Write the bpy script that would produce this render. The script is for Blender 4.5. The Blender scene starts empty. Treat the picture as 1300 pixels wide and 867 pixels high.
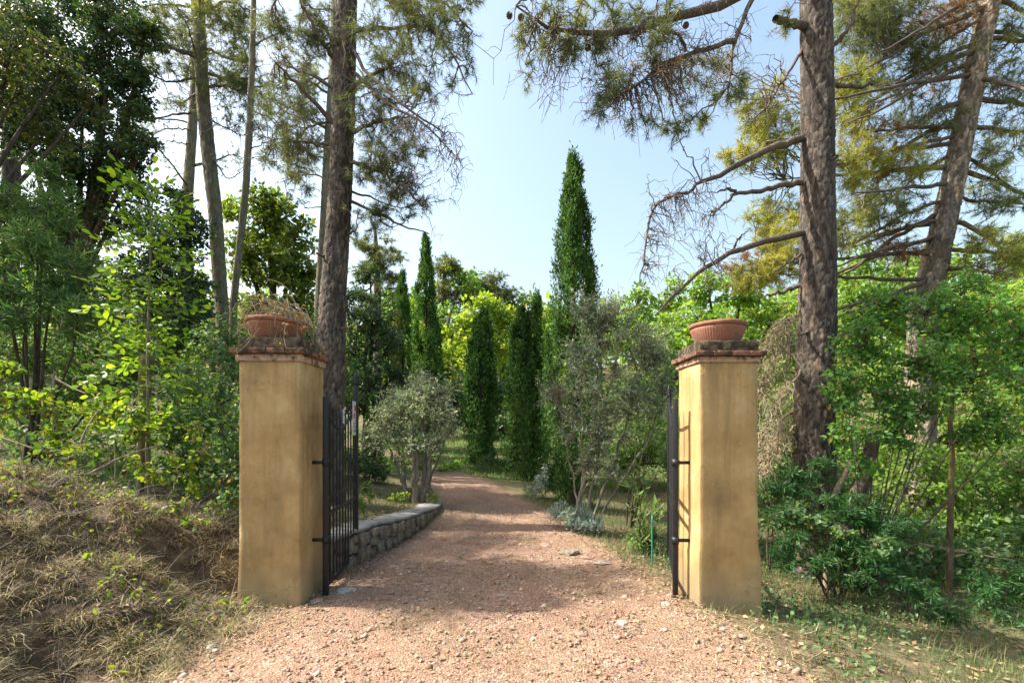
import bpy, bmesh, math, random
import numpy as np
from mathutils import Vector, Matrix

scene = bpy.context.scene
COL = scene.collection
R = math.radians

# ------------------------------------------------------------------ camera
EYE = 1.42          # camera height above the drive
FPX = 600.0         # focal length in photo pixels (photo is 1300 wide)
CX, HY = 650.0, 543.0   # principal column, horizon row
cam = bpy.data.cameras.new("camera")
cam_o = bpy.data.objects.new("camera", cam); COL.objects.link(cam_o)
cam.sensor_width = 36.0
cam.lens = 36.0 * FPX / 1300.0
cam.shift_y = (HY - 433.5) / 1300.0
cam.clip_end = 2000.0
cam.clip_start = 0.05
cam_o.location = (0, 0, EYE)
cam_o.rotation_euler = (R(90), 0, 0)
scene.camera = cam_o

# ------------------------------------------------------------------ light
SUN = Vector((-0.68, 0.03, 0.73)).normalized()      # towards the sun
world = bpy.data.worlds.new("World"); scene.world = world; world.use_nodes = True
wn = world.node_tree
sky = wn.nodes.new("ShaderNodeTexSky"); sky.sky_type = 'NISHITA'; sky.sun_disc = False
sky.sun_elevation = math.asin(SUN.z); sky.sun_rotation = math.atan2(SUN.x, SUN.y)
sky.air_density = 1.7; sky.dust_density = 4.5; sky.ozone_density = 1.0
wn.links.new(sky.outputs[0], wn.nodes["Background"].inputs[0])
wn.nodes["Background"].inputs[1].default_value = 0.15
sl = bpy.data.lights.new("sun", 'SUN'); sl.energy = 5.0; sl.angle = R(0.5); sl.color = (1.0, 0.93, 0.82)
so = bpy.data.objects.new("sun", sl); COL.objects.link(so)
so.rotation_euler = SUN.to_track_quat('Z', 'Y').to_euler()
scene.view_settings.view_transform = 'Standard'
scene.view_settings.look = 'None'
scene.view_settings.exposure = 1.14
scene.view_settings.gamma = 1.0
scene.cycles.max_bounces = 8
scene.cycles.diffuse_bounces = 4
scene.cycles.transmission_bounces = 6
scene.cycles.transparent_max_bounces = 4

# ------------------------------------------------------------------ numeric helpers
def rng_(s): return np.random.default_rng(s)
def P(px, py, d):
    """world point seen at photo pixel (px,py) at forward distance d"""
    return np.array([(px - CX) / FPX * d, d, EYE + (HY - py) / FPX * d])
def nrm(v): return v / np.maximum(np.linalg.norm(v, axis=-1, keepdims=True), 1e-9)
def sstep(a, b, x):
    t = np.clip((x - a) / (b - a), 0, 1); return t * t * (3 - 2 * t)
def wob(x, y, s, seed=0.0):
    """cheap smooth 2-D noise in about [-1,1]"""
    x = x / s + seed * 7.3; y = y / s - seed * 3.1
    return (np.sin(x * 1.7 + 1.3 * np.sin(y * 1.1 + seed)) + np.sin(y * 1.9 + 1.7 * np.sin(x * 0.8 - seed)) +
            0.6 * np.sin(2.9 * x + 2.3 * y) + 0.5 * np.sin(3.7 * y - 3.1 * x + 2.0 * np.sin(x))) / 3.1

# the drive
_RY = np.array([-60, 0, 2.6, 4.0, 5.3, 6.3, 6.8, 7.7, 8.6, 9.4, 10.8, 12.5, 14.5, 18, 25])
_RL = np.array([-2.4, -2.15, -2.02, -1.80, -1.68, -1.47, -1.36, -1.22, -1.25, -1.35, -1.75, -3.0, -5.0, -8.6, -16])
_RR = np.array([2.4, 1.9, 1.62, 1.45, 1.22, 1.06, .86, .58, .20, -.15, -.75, -1.6, -3.2, -6.4, -13])
def road_edges(y): return np.interp(y, _RY, _RL), np.interp(y, _RY, _RR)
def road_z(y): return np.interp(y, [-60, 0, 3.5, 4.5, 5.3, 6.3, 6.9, 7.7, 9, 11, 13, 16, 20, 30, 45, 80, 200],
                                [0, 0, -.03, -.05, -.075, -.075, -.045, .04, .14, .26, .42, .77, 1.3, 2.6, 3.6, 4.5, 6])
def wall_h(y): return np.interp(y, [4.3, 5.55, 6.3, 6.85, 7.6, 8.3], [.41, .38, .30, .25, .125, .04])
def gz(x, y):
    x = np.asarray(x, float); y = np.asarray(y, float)
    l, r = road_edges(y); dl = l - x; dr = x - r
    z = road_z(y) + 0.012 * wob(x, y, .9) * 1.0
    # bank on the near left
    bank = .95 * sstep(0, 2.1, dl) + .10 * np.clip(dl - 2.0, 0, 20)
    bank = bank + sstep(.15, .9, dl) * (.14 * wob(x, y, .42, 1.) + .075 * wob(x, y, .17, 2.) + .03 * wob(x, y, .07, 6.)) * (1 - sstep(9, 14, y))
    ux = (x + 3.25) / .75; uy = (y - 3.55 - .25 * (x + 3.25)) / .22
    bank = bank - .20 * np.exp(-ux ** 2 - uy ** 2) + .13 * np.exp(-ux ** 2 - (uy - 1.6) ** 2) - .16 * np.exp(-((x + 2.55) / .3) ** 2 - ((y - 2.55) / .2) ** 2)
    h = wall_h(y)
    terr = h * sstep(.10, .20, dl) + .16 * np.clip(dl - .5, 0, 25) + sstep(.3, .8, dl) * .04 * wob(x, y, .5, 3.)
    k = sstep(4.15, 4.75, y)
    left = bank * (1 - k) + terr * k
    right = -.155 * np.clip(dr - .02, 0, 2.6) + .07 * np.clip(dr - 5.5, 0, 14) + sstep(.2, 1., dr) * .035 * wob(x, y, .5, 4.)
    right = right + .10 * sstep(9., 13., y) * np.clip(dr, 0, 3)
    z = z + np.where(dl > 0, left, 0) + np.where(dr > 0, right, 0)
    far = np.hypot(x, y)
    z = z + 4.0 * sstep(26, 60, far) * (1 + .4 * wob(x, y, 14., 5.)) + .03 * np.clip(far - 60, 0, 400)
    return z

class MB:
    """mesh builder; collects polygons as arrays"""
    def __init__(s): s.v = []; s.f = []; s.n = 0; s.a = []
    def add(s, V, F, a=None):
        V = np.asarray(V, float).reshape(-1, 3); F = np.asarray(F, int)
        s.v.append(V); s.f.append(F + s.n); s.n += len(V)
        s.a.append(np.full(len(V), .5) if a is None else np.broadcast_to(np.asarray(a, float), (len(V),)))
        return s
    def mesh(s, name, mat=None, origin=(0, 0, 0), smooth=False, attr=None):
        me = bpy.data.meshes.new(name)
        V = np.concatenate(s.v) - np.asarray(origin, float)
        me.vertices.add(len(V)); me.vertices.foreach_set("co", V.astype(np.float32).ravel())
        loops = np.concatenate([f.ravel() for f in s.f]); tot = np.concatenate([np.full(len(f), f.shape[1]) for f in s.f])
        st = np.concatenate([[0], np.cumsum(tot)[:-1]])
        me.loops.add(len(loops)); me.loops.foreach_set("vertex_index", loops.astype(np.int32))
        me.polygons.add(len(tot)); me.polygons.foreach_set("loop_start", st.astype(np.int32))
        if smooth: me.polygons.foreach_set("use_smooth", np.ones(len(tot), bool))
        if attr:
            at = me.attributes.new(attr, 'FLOAT', 'POINT'); at.data.foreach_set("value", np.concatenate(s.a).astype(np.float32))
        me.update(calc_edges=True)
        if mat: me.materials.append(mat)
        return me
    def build(s, name, mat, parent=None, origin=None, smooth=False, attr=None):
        if not s.n: return None
        if origin is None: origin = world_loc(parent) if parent is not None else (0, 0, 0)
        o = bpy.data.objects.new(name, s.mesh(name, mat, origin, smooth, attr)); COL.objects.link(o)
        if parent is not None:
            o.parent = parent
            if name in ('needles', 'foliage', 'twigs', 'crown', 'branches', 'dry_twigs', 'side_shoots'): o['kind'] = 'stuff'
        else: o.location = origin
        return o

def world_loc(o):
    v = Vector((0, 0, 0))
    while o is not None: v += o.location; o = o.parent
    return v
def tag(o, label=None, cat=None, group=None, kind=None):
    if label: o['label'] = label
    if cat: o['category'] = cat
    if group: o['group'] = group
    if kind: o['kind'] = kind
    return o
def thing(name, label, cat, loc=(0, 0, 0), group=None, rz=0.0):
    o = bpy.data.objects.new(name, None); COL.objects.link(o); o.location = tuple(float(c) for c in loc); o.rotation_euler = (0, 0, rz)
    o.empty_display_size = .1
    return tag(o, label, cat, group)
def inst(name, me, parent, loc=(0, 0, 0), rot=(0, 0, 0), scale=(1, 1, 1), quat=None):
    o = bpy.data.objects.new(name, me); COL.objects.link(o); o.parent = parent; o.location = loc
    if quat is not None: o.rotation_mode = 'QUATERNION'; o.rotation_quaternion = quat
    else: o.rotation_euler = rot
    o.scale = scale
    return o

# tubes ---------------------------------------------------------------
def tubes(mb, Pts, Rad, sides=4, a=None, cap=False):
    """Pts (n,m,3), Rad (n,m): n tubes of m rings"""
    Pts = np.asarray(Pts, float); Rad = np.asarray(Rad, float)
    if Pts.ndim == 2: Pts = Pts[None]; Rad = Rad[None]
    n, m, _ = Pts.shape
    T = nrm(np.gradient(Pts, axis=1))
    ref = np.where(np.abs(T.mean(1)[:, None, 2:3]) > .75, np.array([1., 0, 0]), np.array([0, 0, 1.]))
    U = nrm(np.cross(T, np.broadcast_to(ref, T.shape))); W = np.cross(T, U)
    th = np.arange(sides) * 2 * np.pi / sides
    V = Pts[:, :, None] + Rad[:, :, None, None] * (np.cos(th)[None, None, :, None] * U[:, :, None] + np.sin(th)[None, None, :, None] * W[:, :, None])
    i = np.arange(m - 1)[:, None] * sides; j = np.arange(sides)[None]; j2 = (j + 1) % sides
    q = np.stack([i + j, i + j2, i + sides + j2, i + sides + j], -1).reshape(-1, 4)
    F = (np.arange(n)[:, None, None] * m * sides + q[None]).reshape(-1, 4)
    mb.add(V.reshape(-1, 3), F, None if a is None else np.repeat(a, m * sides))
    if cap:
        b = (np.arange(n) * m * sides + (m - 1) * sides)[:, None] + np.arange(sides)[None]
        mb.f.append(b + mb.n - n * m * sides)
def resample(pts, m):
    pts = np.asarray(pts, float); d = np.concatenate([[0], np.cumsum(np.linalg.norm(np.diff(pts, axis=0), axis=1))])
    t = np.linspace(0, d[-1], m)
    # smooth (Catmull-ish): linear then a light blur
    q = np.stack([np.interp(t, d, pts[:, k]) for k in range(pts.shape[1])], -1)
    for _ in range(2):
        q[1:-1] = .25 * q[:-2] + .5 * q[1:-1] + .25 * q[2:]
    return q
def twig_paths(S, E, rng, m=5, sag=.1, jit=.06):
    """curved paths from S (n,3) to E (n,3)"""
    n = len(S); L = np.linalg.norm(E - S, axis=1)[:, None, None]
    t = np.linspace(0, 1, m)[None, :, None]
    p = S[:, None] * (1 - t) + E[:, None] * t
    b = 4 * t * (1 - t)
    p = p + b * L * np.array([0, 0, -1.]) * sag * rng.uniform(.2, 1.6, (n, 1, 1))
    p = p + np.minimum(b, .8) * L * jit * rng.normal(size=(n, m, 3))
    p[:, -1] = E
    return p
def nearest(skel, T, rng, bias=.15):
    """index of a near skeleton point for each target"""
    out = np.empty(len(T), int)
    for k in range(0, len(T), 2000):
        D = np.linalg.norm(T[k:k + 2000, None] - skel[None], axis=2)
        out[k:k + 2000] = np.argmin(D * (1 + bias * rng.random(D.shape)), axis=1)
    return out

# leaves --------------------------------------------------------------
def frames(n, rng, out=None, up=.5, ow=.5, rnd=.9, axis=None, droop=0.0):
    N = rng.normal(size=(n, 3)) * rnd + np.array([0, 0, up])
    if out is not None: N = N + out * ow
    N = nrm(N)
    A = rng.normal(size=(n, 3)) if axis is None else axis + .35 * rng.normal(size=(n, 3))
    A = A + np.array([0, 0, -droop])
    A = nrm(A - (A * N).sum(1, keepdims=True) * N)
    return N, A, np.cross(N, A)
LEAF2 = (np.array([[0, 0, 0], [.42, .5, .10], [1, 0, 0], [.42, -.5, .10]]), np.array([[0, 2, 1], [0, 3, 2]]))
LEAF4 = (np.array([[0, 0, 0], [.3, .42, .08], [.68, .40, .05], [1, 0, -.06], [.68, -.40, .05], [.3, -.42, .08]]),
         np.array([[0, 3, 2], [0, 2, 1], [0, 5, 4], [0, 4, 3]]))
def leaves(mb, C, rng, length, width, out=None, up=.5, ow=.5, rnd=.9, axis=None, droop=.2, tpl=LEAF2, var=.48):
    n = len(C)
    if not n: return
    N, A, B = frames(n, rng, out, up, ow, rnd, axis, droop)
    s = rng.uniform(1 - var, 1 + var, (n, 1, 1))
    t = tpl[0]
    V = C[:, None] + s * (t[None, :, 0:1] * length * A[:, None] + t[None, :, 1:2] * width * B[:, None] + t[None, :, 2:3] * width * N[:, None])
    F = (np.arange(n)[:, None, None] * len(t) + tpl[1][None]).reshape(-1, tpl[1].shape[1])
    mb.add(V.reshape(-1, 3), F)
def tufts(mb, C, D, rng, length=.12, width=.004, k=16, spread=.9):
    """bursts of needles at C pointing about D"""
    n = len(C)
    if not n: return
    dirs = nrm(nrm(D)[:, None] * 1.0 + spread * rng.normal(size=(n, k, 3)))
    L = length * rng.uniform(.6, 1.1, (n, k, 1))
    side = nrm(np.cross(dirs, rng.normal(size=(n, k, 3)))) * width * .5
    b = C[:, None] - nrm(D)[:, None] * length * .35 * rng.random((n, k, 1))
    V = np.stack([b - side, b + side, b + dirs * L], 2).reshape(-1, 3)
    mb.add(V, np.arange(n * k * 3).reshape(-1, 3))
def blades(mb, B, rng, length, width, lean=.5, az=None, segs=3, curl=.5):
    """grass blades rooted at B"""
    n = len(B)
    if not n: return
    az = rng.uniform(0, 2 * np.pi, n) if az is None else az
    L = length * rng.uniform(.45, 1.2, n); h = np.stack([np.cos(az), np.sin(az), np.zeros(n)], -1)
    side = np.stack([-np.sin(az), np.cos(az), np.zeros(n)], -1)
    tilt = np.clip(lean + .3 * rng.normal(size=n), 0.02, 1.5)
    p = B.copy(); rows = []
    for i in range(segs + 1):
        w = width * (1 - i / segs) ** .7 * .5
        if i < segs: rows += [p - side * w, p + side * w]
        else: rows += [p]
        a = tilt + curl * (i + .5) / segs
        p = p + (L / segs)[:, None] * (np.cos(a)[:, None] * np.array([0, 0, 1.]) + np.sin(a)[:, None] * h)
    V = np.stack(rows, 1); m = V.shape[1]
    fq = [[2 * i, 2 * i + 1, 2 * i + 3, 2 * i + 2] for i in range(segs - 1)]
    base = np.arange(n)[:, None, None] * m
    ft = np.array([[2 * segs - 2, 2 * segs - 1, 2 * segs]])
    mb.add(V.reshape(-1, 3), (base + ft[None]).reshape(-1, 3))
    if fq: mb.f.append((base + np.array(fq)[None]).reshape(-1, 4) + mb.n - n * m)

# ------------------------------------------------------------------ materials
def _new(name):
    m = bpy.data.materials.new(name); m.use_nodes = True; nt = m.node_tree
    return m, nt, nt.nodes["Principled BSDF"], nt.nodes["Material Output"]
def _mix(nt, fac, a, b, typ='MIX'):
    n = nt.nodes.new("ShaderNodeMix"); n.data_type = 'RGBA'; n.blend_type = typ
    for sock, v in ((n.inputs[0], fac), (n.inputs[6], a), (n.inputs[7], b)):
        if hasattr(v, 'is_output'): nt.links.new(v, sock)
        elif isinstance(v, (int, float)): sock.default_value = v
        else: sock.default_value = (*v, 1.0)
    return n.outputs[2]
def _noise(nt, scale, detail=4, vec=None, rough=.55, dist=0.0):
    n = nt.nodes.new("ShaderNodeTexNoise"); n.inputs["Scale"].default_value = scale; n.inputs["Detail"].default_value = detail
    n.inputs["Roughness"].default_value = rough; n.inputs["Distortion"].default_value = dist
    if vec is not None: nt.links.new(vec, n.inputs["Vector"])
    return n.outputs[0]
def _ramp(nt, fac, stops):
    n = nt.nodes.new("ShaderNodeValToRGB"); e = n.color_ramp.elements
    while len(e) < len(stops): e.new(.5)
    for el, (p, c) in zip(e, stops):
        el.position = p; el.color = (*c, 1) if not isinstance(c, (int, float)) else (c, c, c, 1)
    nt.links.new(fac, n.inputs[0]); return n.outputs[0]
def _obj(nt): return nt.nodes.new("ShaderNodeTexCoord").outputs["Object"]
def _pos(nt): return nt.nodes.new("ShaderNodeNewGeometry").outputs["Position"]
def _map(nt, vec, scale=(1, 1, 1), loc=(0, 0, 0)):
    n = nt.nodes.new("ShaderNodeMapping"); nt.links.new(vec, n.inputs[0]); n.inputs["Scale"].default_value = scale; n.inputs["Location"].default_value = loc
    return n.outputs[0]
def _bump(nt, h, strength, dist, bsdf):
    n = nt.nodes.new("ShaderNodeBump"); n.inputs["Strength"].default_value = strength; n.inputs["Distance"].default_value = dist
    nt.links.new(h, n.inputs["Height"]); nt.links.new(n.outputs[0], bsdf.inputs["Normal"])
def leaf_mat(name, cols, trans=.35, rough=.5, tcol=None, patch=1.6, spec=.3, dead=False):
    """leaf colour differs from leaf to leaf; light also passes through"""
    m, nt, b, out = _new(name)
    g = nt.nodes.new("ShaderNodeNewGeometry")
    k = len(cols); col = _ramp(nt, g.outputs["Random Per Island"], [(.95 * i / max(k - 1, 1), c) for i, c in enumerate(cols)] + ([(.97, (.20, .15, .06)), (1.0, (.26, .17, .08))] if dead else []))
    nz = _ramp(nt, _noise(nt, patch, 3, _pos(nt)), [(.35, (.72, .80, .75)), (.65, (1.25, 1.18, 1.0))])
    col = _mix(nt, 1.0, col, nz, 'MULTIPLY')
    nt.links.new(col, b.inputs["Base Color"]); b.inputs["Roughness"].default_value = rough; b.inputs["Specular IOR Level"].default_value = spec
    if trans > 0:
        t = nt.nodes.new("ShaderNodeBsdfTranslucent")
        tc = _mix(nt, 1.0, col, tcol or (1.5, 1.5, .55), 'MULTIPLY'); nt.links.new(tc, t.inputs[0])
        mx = nt.nodes.new("ShaderNodeMixShader"); mx.inputs[0].default_value = trans
        nt.links.new(b.outputs[0], mx.inputs[1]); nt.links.new(t.outputs[0], mx.inputs[2]); nt.links.new(mx.outputs[0], out.inputs[0])
    return m
def island_mat(name, cols, rough=.85, bumpscale=0, spec=.25, noise=None):
    m, nt, b, out = _new(name)
    g = nt.nodes.new("ShaderNodeNewGeometry"); k = len(cols)
    col = _ramp(nt, g.outputs["Random Per Island"], [(i / max(k - 1, 1), c) for i, c in enumerate(cols)])
    if noise: col = _mix(nt, 1.0, col, _ramp(nt, _noise(nt, noise, 4, _pos(nt)), [(.3, .7), (.7, 1.25)]), 'MULTIPLY')
    nt.links.new(col, b.inputs["Base Color"]); b.inputs["Roughness"].default_value = rough; b.inputs["Specular IOR Level"].default_value = spec
    if bumpscale: _bump(nt, _noise(nt, bumpscale, 4, _pos(nt)), .5, .01, b)
    return m
def bark_mat(name, c1, c2, c3, sx=26, sz=7, bump=.6, attr=False, moss=None, rough=.9):
    m, nt, b, out = _new(name); v = _pos(nt)
    n1 = _noise(nt, 1.0, 5, _map(nt, v, (sx, sx, sz)), .6, .4)
    n2 = _noise(nt, 1.0, 3, _map(nt, v, (2.2, 2.2, .9)))
    col = _ramp(nt, n1, [(.28, c1), (.5, c2), (.72, c3)])
    if attr:
        a = nt.nodes.new("ShaderNodeAttribute"); a.attribute_name = "plate"
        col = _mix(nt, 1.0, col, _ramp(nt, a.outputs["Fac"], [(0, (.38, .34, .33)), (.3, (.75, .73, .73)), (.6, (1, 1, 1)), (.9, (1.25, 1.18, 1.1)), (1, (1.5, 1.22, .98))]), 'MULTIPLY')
    col = _mix(nt, 1.0, col, _ramp(nt, n2, [(.3, (.75, .75, .78)), (.7, (1.2, 1.15, 1.1))]), 'MULTIPLY')
    if moss:
        col = _mix(nt, _ramp(nt, _noise(nt, 5, 4, v), [(.48, 0.0), (.66, .8)]), col, moss)
    nt.links.new(col, b.inputs["Base Color"]); b.inputs["Roughness"].default_value = rough; b.inputs["Specular IOR Level"].default_value = .2
    _bump(nt, n1, bump, .02, b)
    return m

M = {}
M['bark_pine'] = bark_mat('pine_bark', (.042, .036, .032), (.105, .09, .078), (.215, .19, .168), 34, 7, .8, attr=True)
M['bark_pale'] = bark_mat('pale_bark', (.08, .07, .05), (.17, .155, .115), (.29, .27, .21), 26, 5, .8, moss=(.12, .13, .06))
M['bark_lit'] = bark_mat('leaning_pine_bark', (.10, .085, .07), (.23, .20, .165), (.40, .36, .31), 24, 6, .8, attr=True)  # sunlit look of the leaning trunk put into a paler bark colour
M['bark_branch'] = bark_mat('branch_bark', (.06, .05, .045), (.12, .095, .08), (.20, .16, .135), 40, 30, .5)
M['bark_dark'] = bark_mat('dark_bark', (.04, .033, .025), (.08, .066, .05), (.14, .12, .09), 24, 8, .6)
M['bark_moss'] = bark_mat('mossy_bark', (.06, .05, .03), (.13, .10, .06), (.22, .17, .10), 22, 6, .8, moss=(.13, .13, .02))
M['bark_olive'] = bark_mat('olive_bark', (.11, .10, .08), (.21, .19, .155), (.32, .30, .25), 26, 9, .8)
M['twig_dead'] = island_mat('dead_twig', [(.30, .22, .13), (.46, .37, .24), (.22, .17, .11), (.38, .31, .22)], .85)
M['twig_grey'] = island_mat('grey_twig', [(.13, .11, .10), (.22, .19, .17), (.09, .075, .07)], .85)
M['stick'] = bark_mat('fallen_stick', (.17, .13, .09), (.30, .24, .17), (.45, .38, .29), 40, 30, .5)
M['holm'] = leaf_mat('holm_oak_leaf', [(.024, .056, .028), (.046, .098, .046), (.07, .125, .055), (.105, .155, .065)], .26, .42, patch=.7, dead=True)
M['holm_brown'] = leaf_mat('rusty_oak_leaf', [(.04, .068, .026), (.07, .10, .038), (.10, .12, .045)], .3, .5, patch=.7, dead=True)
M['feather'] = leaf_mat('feathery_leaf', [(.05, .115, .05), (.08, .16, .065), (.12, .20, .08), (.18, .26, .11)], .42, .6, (1.3, 1.4, .7), patch=1.2, spec=.15)
M['mid'] = leaf_mat('mid_green_leaf', [(0.0825, 0.165, 0.0385), (0.116, 0.22, 0.055), (0.165, 0.275, 0.0715), (0.22, 0.308, 0.077)], 0.54, .5, patch=.8, dead=True)
M['round'] = leaf_mat('round_tree_leaf', [(0.0648, 0.121, 0.0324), (0.113, 0.179, 0.0486), (0.179, 0.244, 0.0648), (0.244, 0.292, 0.081)], 0.54, .45, patch=.8, dead=True)
M['bright'] = leaf_mat('bright_green_leaf', [(0.101, 0.196, 0.0443), (0.152, 0.265, 0.0633), (0.216, 0.341, 0.0886), (0.253, 0.354, 0.101)], 0.57, .5, patch=.6, dead=True)
M['yellow'] = leaf_mat('yellow_green_leaf', [(.17, .27, .04), (.24, .33, .05), (.32, .39, .08)], .5, .5, patch=.8)
M['bramble'] = leaf_mat('bramble_leaf', [(.06, .13, .03), (.11, .19, .035), (.19, .26, .04), (.29, .33, .05)], .58, .45, patch=2.5, dead=True)
M['under'] = leaf_mat('undergrowth_leaf', [(0.0493, 0.112, 0.0493), (0.0896, 0.179, 0.0784), (0.134, 0.224, 0.101), (0.202, 0.291, 0.134)], 0.42, .5, patch=2., dead=True)
M['fern'] = leaf_mat('frond_leaf', [(0.0244, 0.0833, 0.0292), (0.039, 0.117, 0.039), (0.0683, 0.166, 0.0536)], .4, .45, patch=2.)
M['shrub'] = leaf_mat('hornbeam_leaf', [(0.0468, 0.133, 0.039), (0.078, 0.196, 0.0546), (0.117, 0.25, 0.078), (0.172, 0.312, 0.0858)], 0.54, .42, patch=1.4, dead=True)
M['olive'] = leaf_mat('olive_leaf', [(.19, .25, .14), (.27, .335, .20), (.36, .42, .29), (.44, .49, .37)], .25, .5, (1.2, 1.25, .8), patch=1.5)
M['willow'] = leaf_mat('willowy_leaf', [(0.122, 0.216, 0.0862), (0.172, 0.273, 0.115), (0.259, 0.345, 0.172)], .4, .5, patch=1.5)
M['lavender'] = leaf_mat('lavender_leaf', [(0.176, 0.243, 0.203), (0.27, 0.338, 0.297), (0.365, 0.432, 0.392)], .15, .7, (1.1, 1.2, 1))
M['rosemary'] = leaf_mat('rosemary_leaf', [(0.065, 0.117, 0.0455), (0.104, 0.156, 0.065), (0.156, 0.208, 0.091)], .2, .6)
M['oleander'] = leaf_mat('oleander_leaf', [(.09, .18, .05), (.14, .24, .07), (.20, .29, .10)], .35, .4)
M['cypress'] = leaf_mat('cypress_spray', [(.035, .09, .03), (.055, .125, .04), (.08, .165, .05), (.12, .21, .065)], .25, .8, patch=2.2, spec=.1)
M['cypress_brown'] = leaf_mat('browning_cypress_spray', [(.09, .12, .04), (.16, .16, .07), (.24, .20, .10)], .25, .8, patch=2.2, spec=.1)
M['needle'] = leaf_mat('pine_needle', [(0.0743, 0.115, 0.054), (0.115, 0.162, 0.0743), (0.176, 0.216, 0.0945), (0.257, 0.257, 0.101)], .3, .5, (1.4, 1.3, .6), patch=.8)
M['needle_yellow'] = leaf_mat('yellowing_needle', [(.14, .19, .06), (.23, .29, .08), (.38, .39, .12), (.44, .36, .13)], .45, .5, (1.4, 1.35, .6), patch=.8)  # yellower mix than the plain pine needles
M['needle_brown'] = leaf_mat('withered_needle', [(.22, .14, .07), (.32, .20, .10), (.26, .12, .07)], .25, .6, (1.2, 1.1, .7))
M['walnut'] = leaf_mat('sapling_leaf', [(.10, .22, .06), (.16, .28, .06), (.22, .33, .05)], .5, .38, (1.6, 1.5, .35), patch=.9)
M['vine_dry'] = leaf_mat('withered_vine_leaf', [(.32, .16, .07), (.42, .24, .11), (.26, .17, .09), (.36, .30, .12)], .3, .7)
M['straw'] = island_mat('straw', [(.10, .075, .045), (.30, .23, .12), (.55, .44, .24), (.20, .145, .075), (.42, .34, .18), (.14, .12, .075), (.13, .16, .05), (.62, .52, .30)], .8, 0, .2, noise=2.5)
M['grass'] = leaf_mat('grass_blade', [(.06, .10, .04), (.09, .14, .05), (.14, .17, .075), (.22, .21, .11)], .35, .6, patch=2.)
M['lawn'] = leaf_mat('lawn_blade', [(.09, .19, .05), (.13, .24, .06), (.18, .28, .08)], .4, .6)
M['litter'] = island_mat('leaf_litter', [(.20, .11, .06), (.30, .18, .10), (.14, .09, .055), (.38, .27, .16), (.24, .2, .08)], .85)
M['iron'] = None
# ================================================================== setting: ground and drive
def grid_mesh(name, X, Y, Z, mat, attr=None, A=None):
    ny, nx = X.shape
    V = np.stack([X, Y, Z], -1).reshape(-1, 3)
    i = (np.arange(ny - 1)[:, None] * nx + np.arange(nx - 1)[None]).ravel()
    F = np.stack([i, i + 1, i + nx + 1, i + nx], -1)
    mb = MB().add(V, F, A.ravel() if A is not None else None)
    return mb.build(name, mat, smooth=True, attr=attr)

def gravel_nodes(nt, v):
    """colour and height of pinkish drive gravel"""
    vo = nt.nodes.new("ShaderNodeTexVoronoi"); vo.inputs["Scale"].default_value = 62; nt.links.new(v, vo.inputs["Vector"])
    sep = nt.nodes.new("ShaderNodeSeparateColor"); nt.links.new(vo.outputs["Color"], sep.inputs[0])
    c = _ramp(nt, sep.outputs[0], [(0, (.20, .12, .085)), (.3, (.235, .145, .102)), (.55, (.325, .208, .15)), (.8, (.41, .295, .23)), (1, (.42, .36, .29))])
    soil = _ramp(nt, _noise(nt, 22, 6, v), [(.3, (.23, .135, .088)), (.7, (.27, .172, .122))])
    c = _mix(nt, _ramp(nt, _noise(nt, 3.2, 5, v), [(.40, .25), (.62, .8)]), c, soil)
    big = _ramp(nt, _noise(nt, .9, 4, v), [(.3, (.80, .78, .78)), (.7, (1.14, 1.12, 1.08))])
    c = _mix(nt, 1.0, c, big, 'MULTIPLY')
    c = _mix(nt, _ramp(nt, _noise(nt, 1.7, 5, _map(nt, v, (1, .5, 1), (5, 2, 0))), [(.54, 0.0), (.72, .5)]), c, (.28, .21, .125))
    h = nt.nodes.new("ShaderNodeMath"); h.operation = 'ADD'
    nt.links.new(vo.outputs["Distance"], h.inputs[0]); nt.links.new(_noise(nt, 45, 5, v), h.inputs[1])
    return c, h.outputs[0]

m, nt, b, out = _new('drive_gravel'); v = _pos(nt)
c, h = gravel_nodes(nt, v); nt.links.new(c, b.inputs["Base Color"]); b.inputs["Roughness"].default_value = .92; b.inputs["Specular IOR Level"].default_value = .15
_bump(nt, h, .9, .012, b); M['gravel'] = m

m, nt, b, out = _new('earth'); v = _pos(nt)
a = nt.nodes.new("ShaderNodeAttribute"); a.attribute_name = "drive"
gc, gh = gravel_nodes(nt, v)
n1 = _noise(nt, 9, 6, v); n2 = _noise(nt, 1.1, 5, v); n3 = _noise(nt, 40, 4, v)
soil = _ramp(nt, n1, [(.3, (.075, .055, .035)), (.5, (.15, .11, .07)), (.7, (.26, .20, .125))])
green = _ramp(nt, n3, [(.3, (.05, .075, .03)), (.7, (.13, .15, .06))])
sx = nt.nodes.new("ShaderNodeSeparateXYZ"); nt.links.new(v, sx.inputs[0])
bk = nt.nodes.new("ShaderNodeAttribute"); bk.attribute_name = "bank"
soil = _mix(nt, _ramp(nt, n2, [(.42, .05), (.6, .75)]), soil, green)
soil = _mix(nt, bk.outputs["Fac"], soil, _ramp(nt, n1, [(.3, (.045, .032, .02)), (.5, (.095, .068, .042)), (.7, (.19, .14, .085))]))
c = _mix(nt, a.outputs["Fac"], soil, gc)
nt.links.new(c, b.inputs["Base Color"]); b.inputs["Roughness"].default_value = .95; b.inputs["Specular IOR Level"].default_value = .1
hh = nt.nodes.new("ShaderNodeMath"); hh.operation = 'ADD'; nt.links.new(n1, hh.inputs[0]); nt.links.new(n3, hh.inputs[1])
_bump(nt, hh.outputs[0], .8, .03, b); M['earth'] = m

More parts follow.
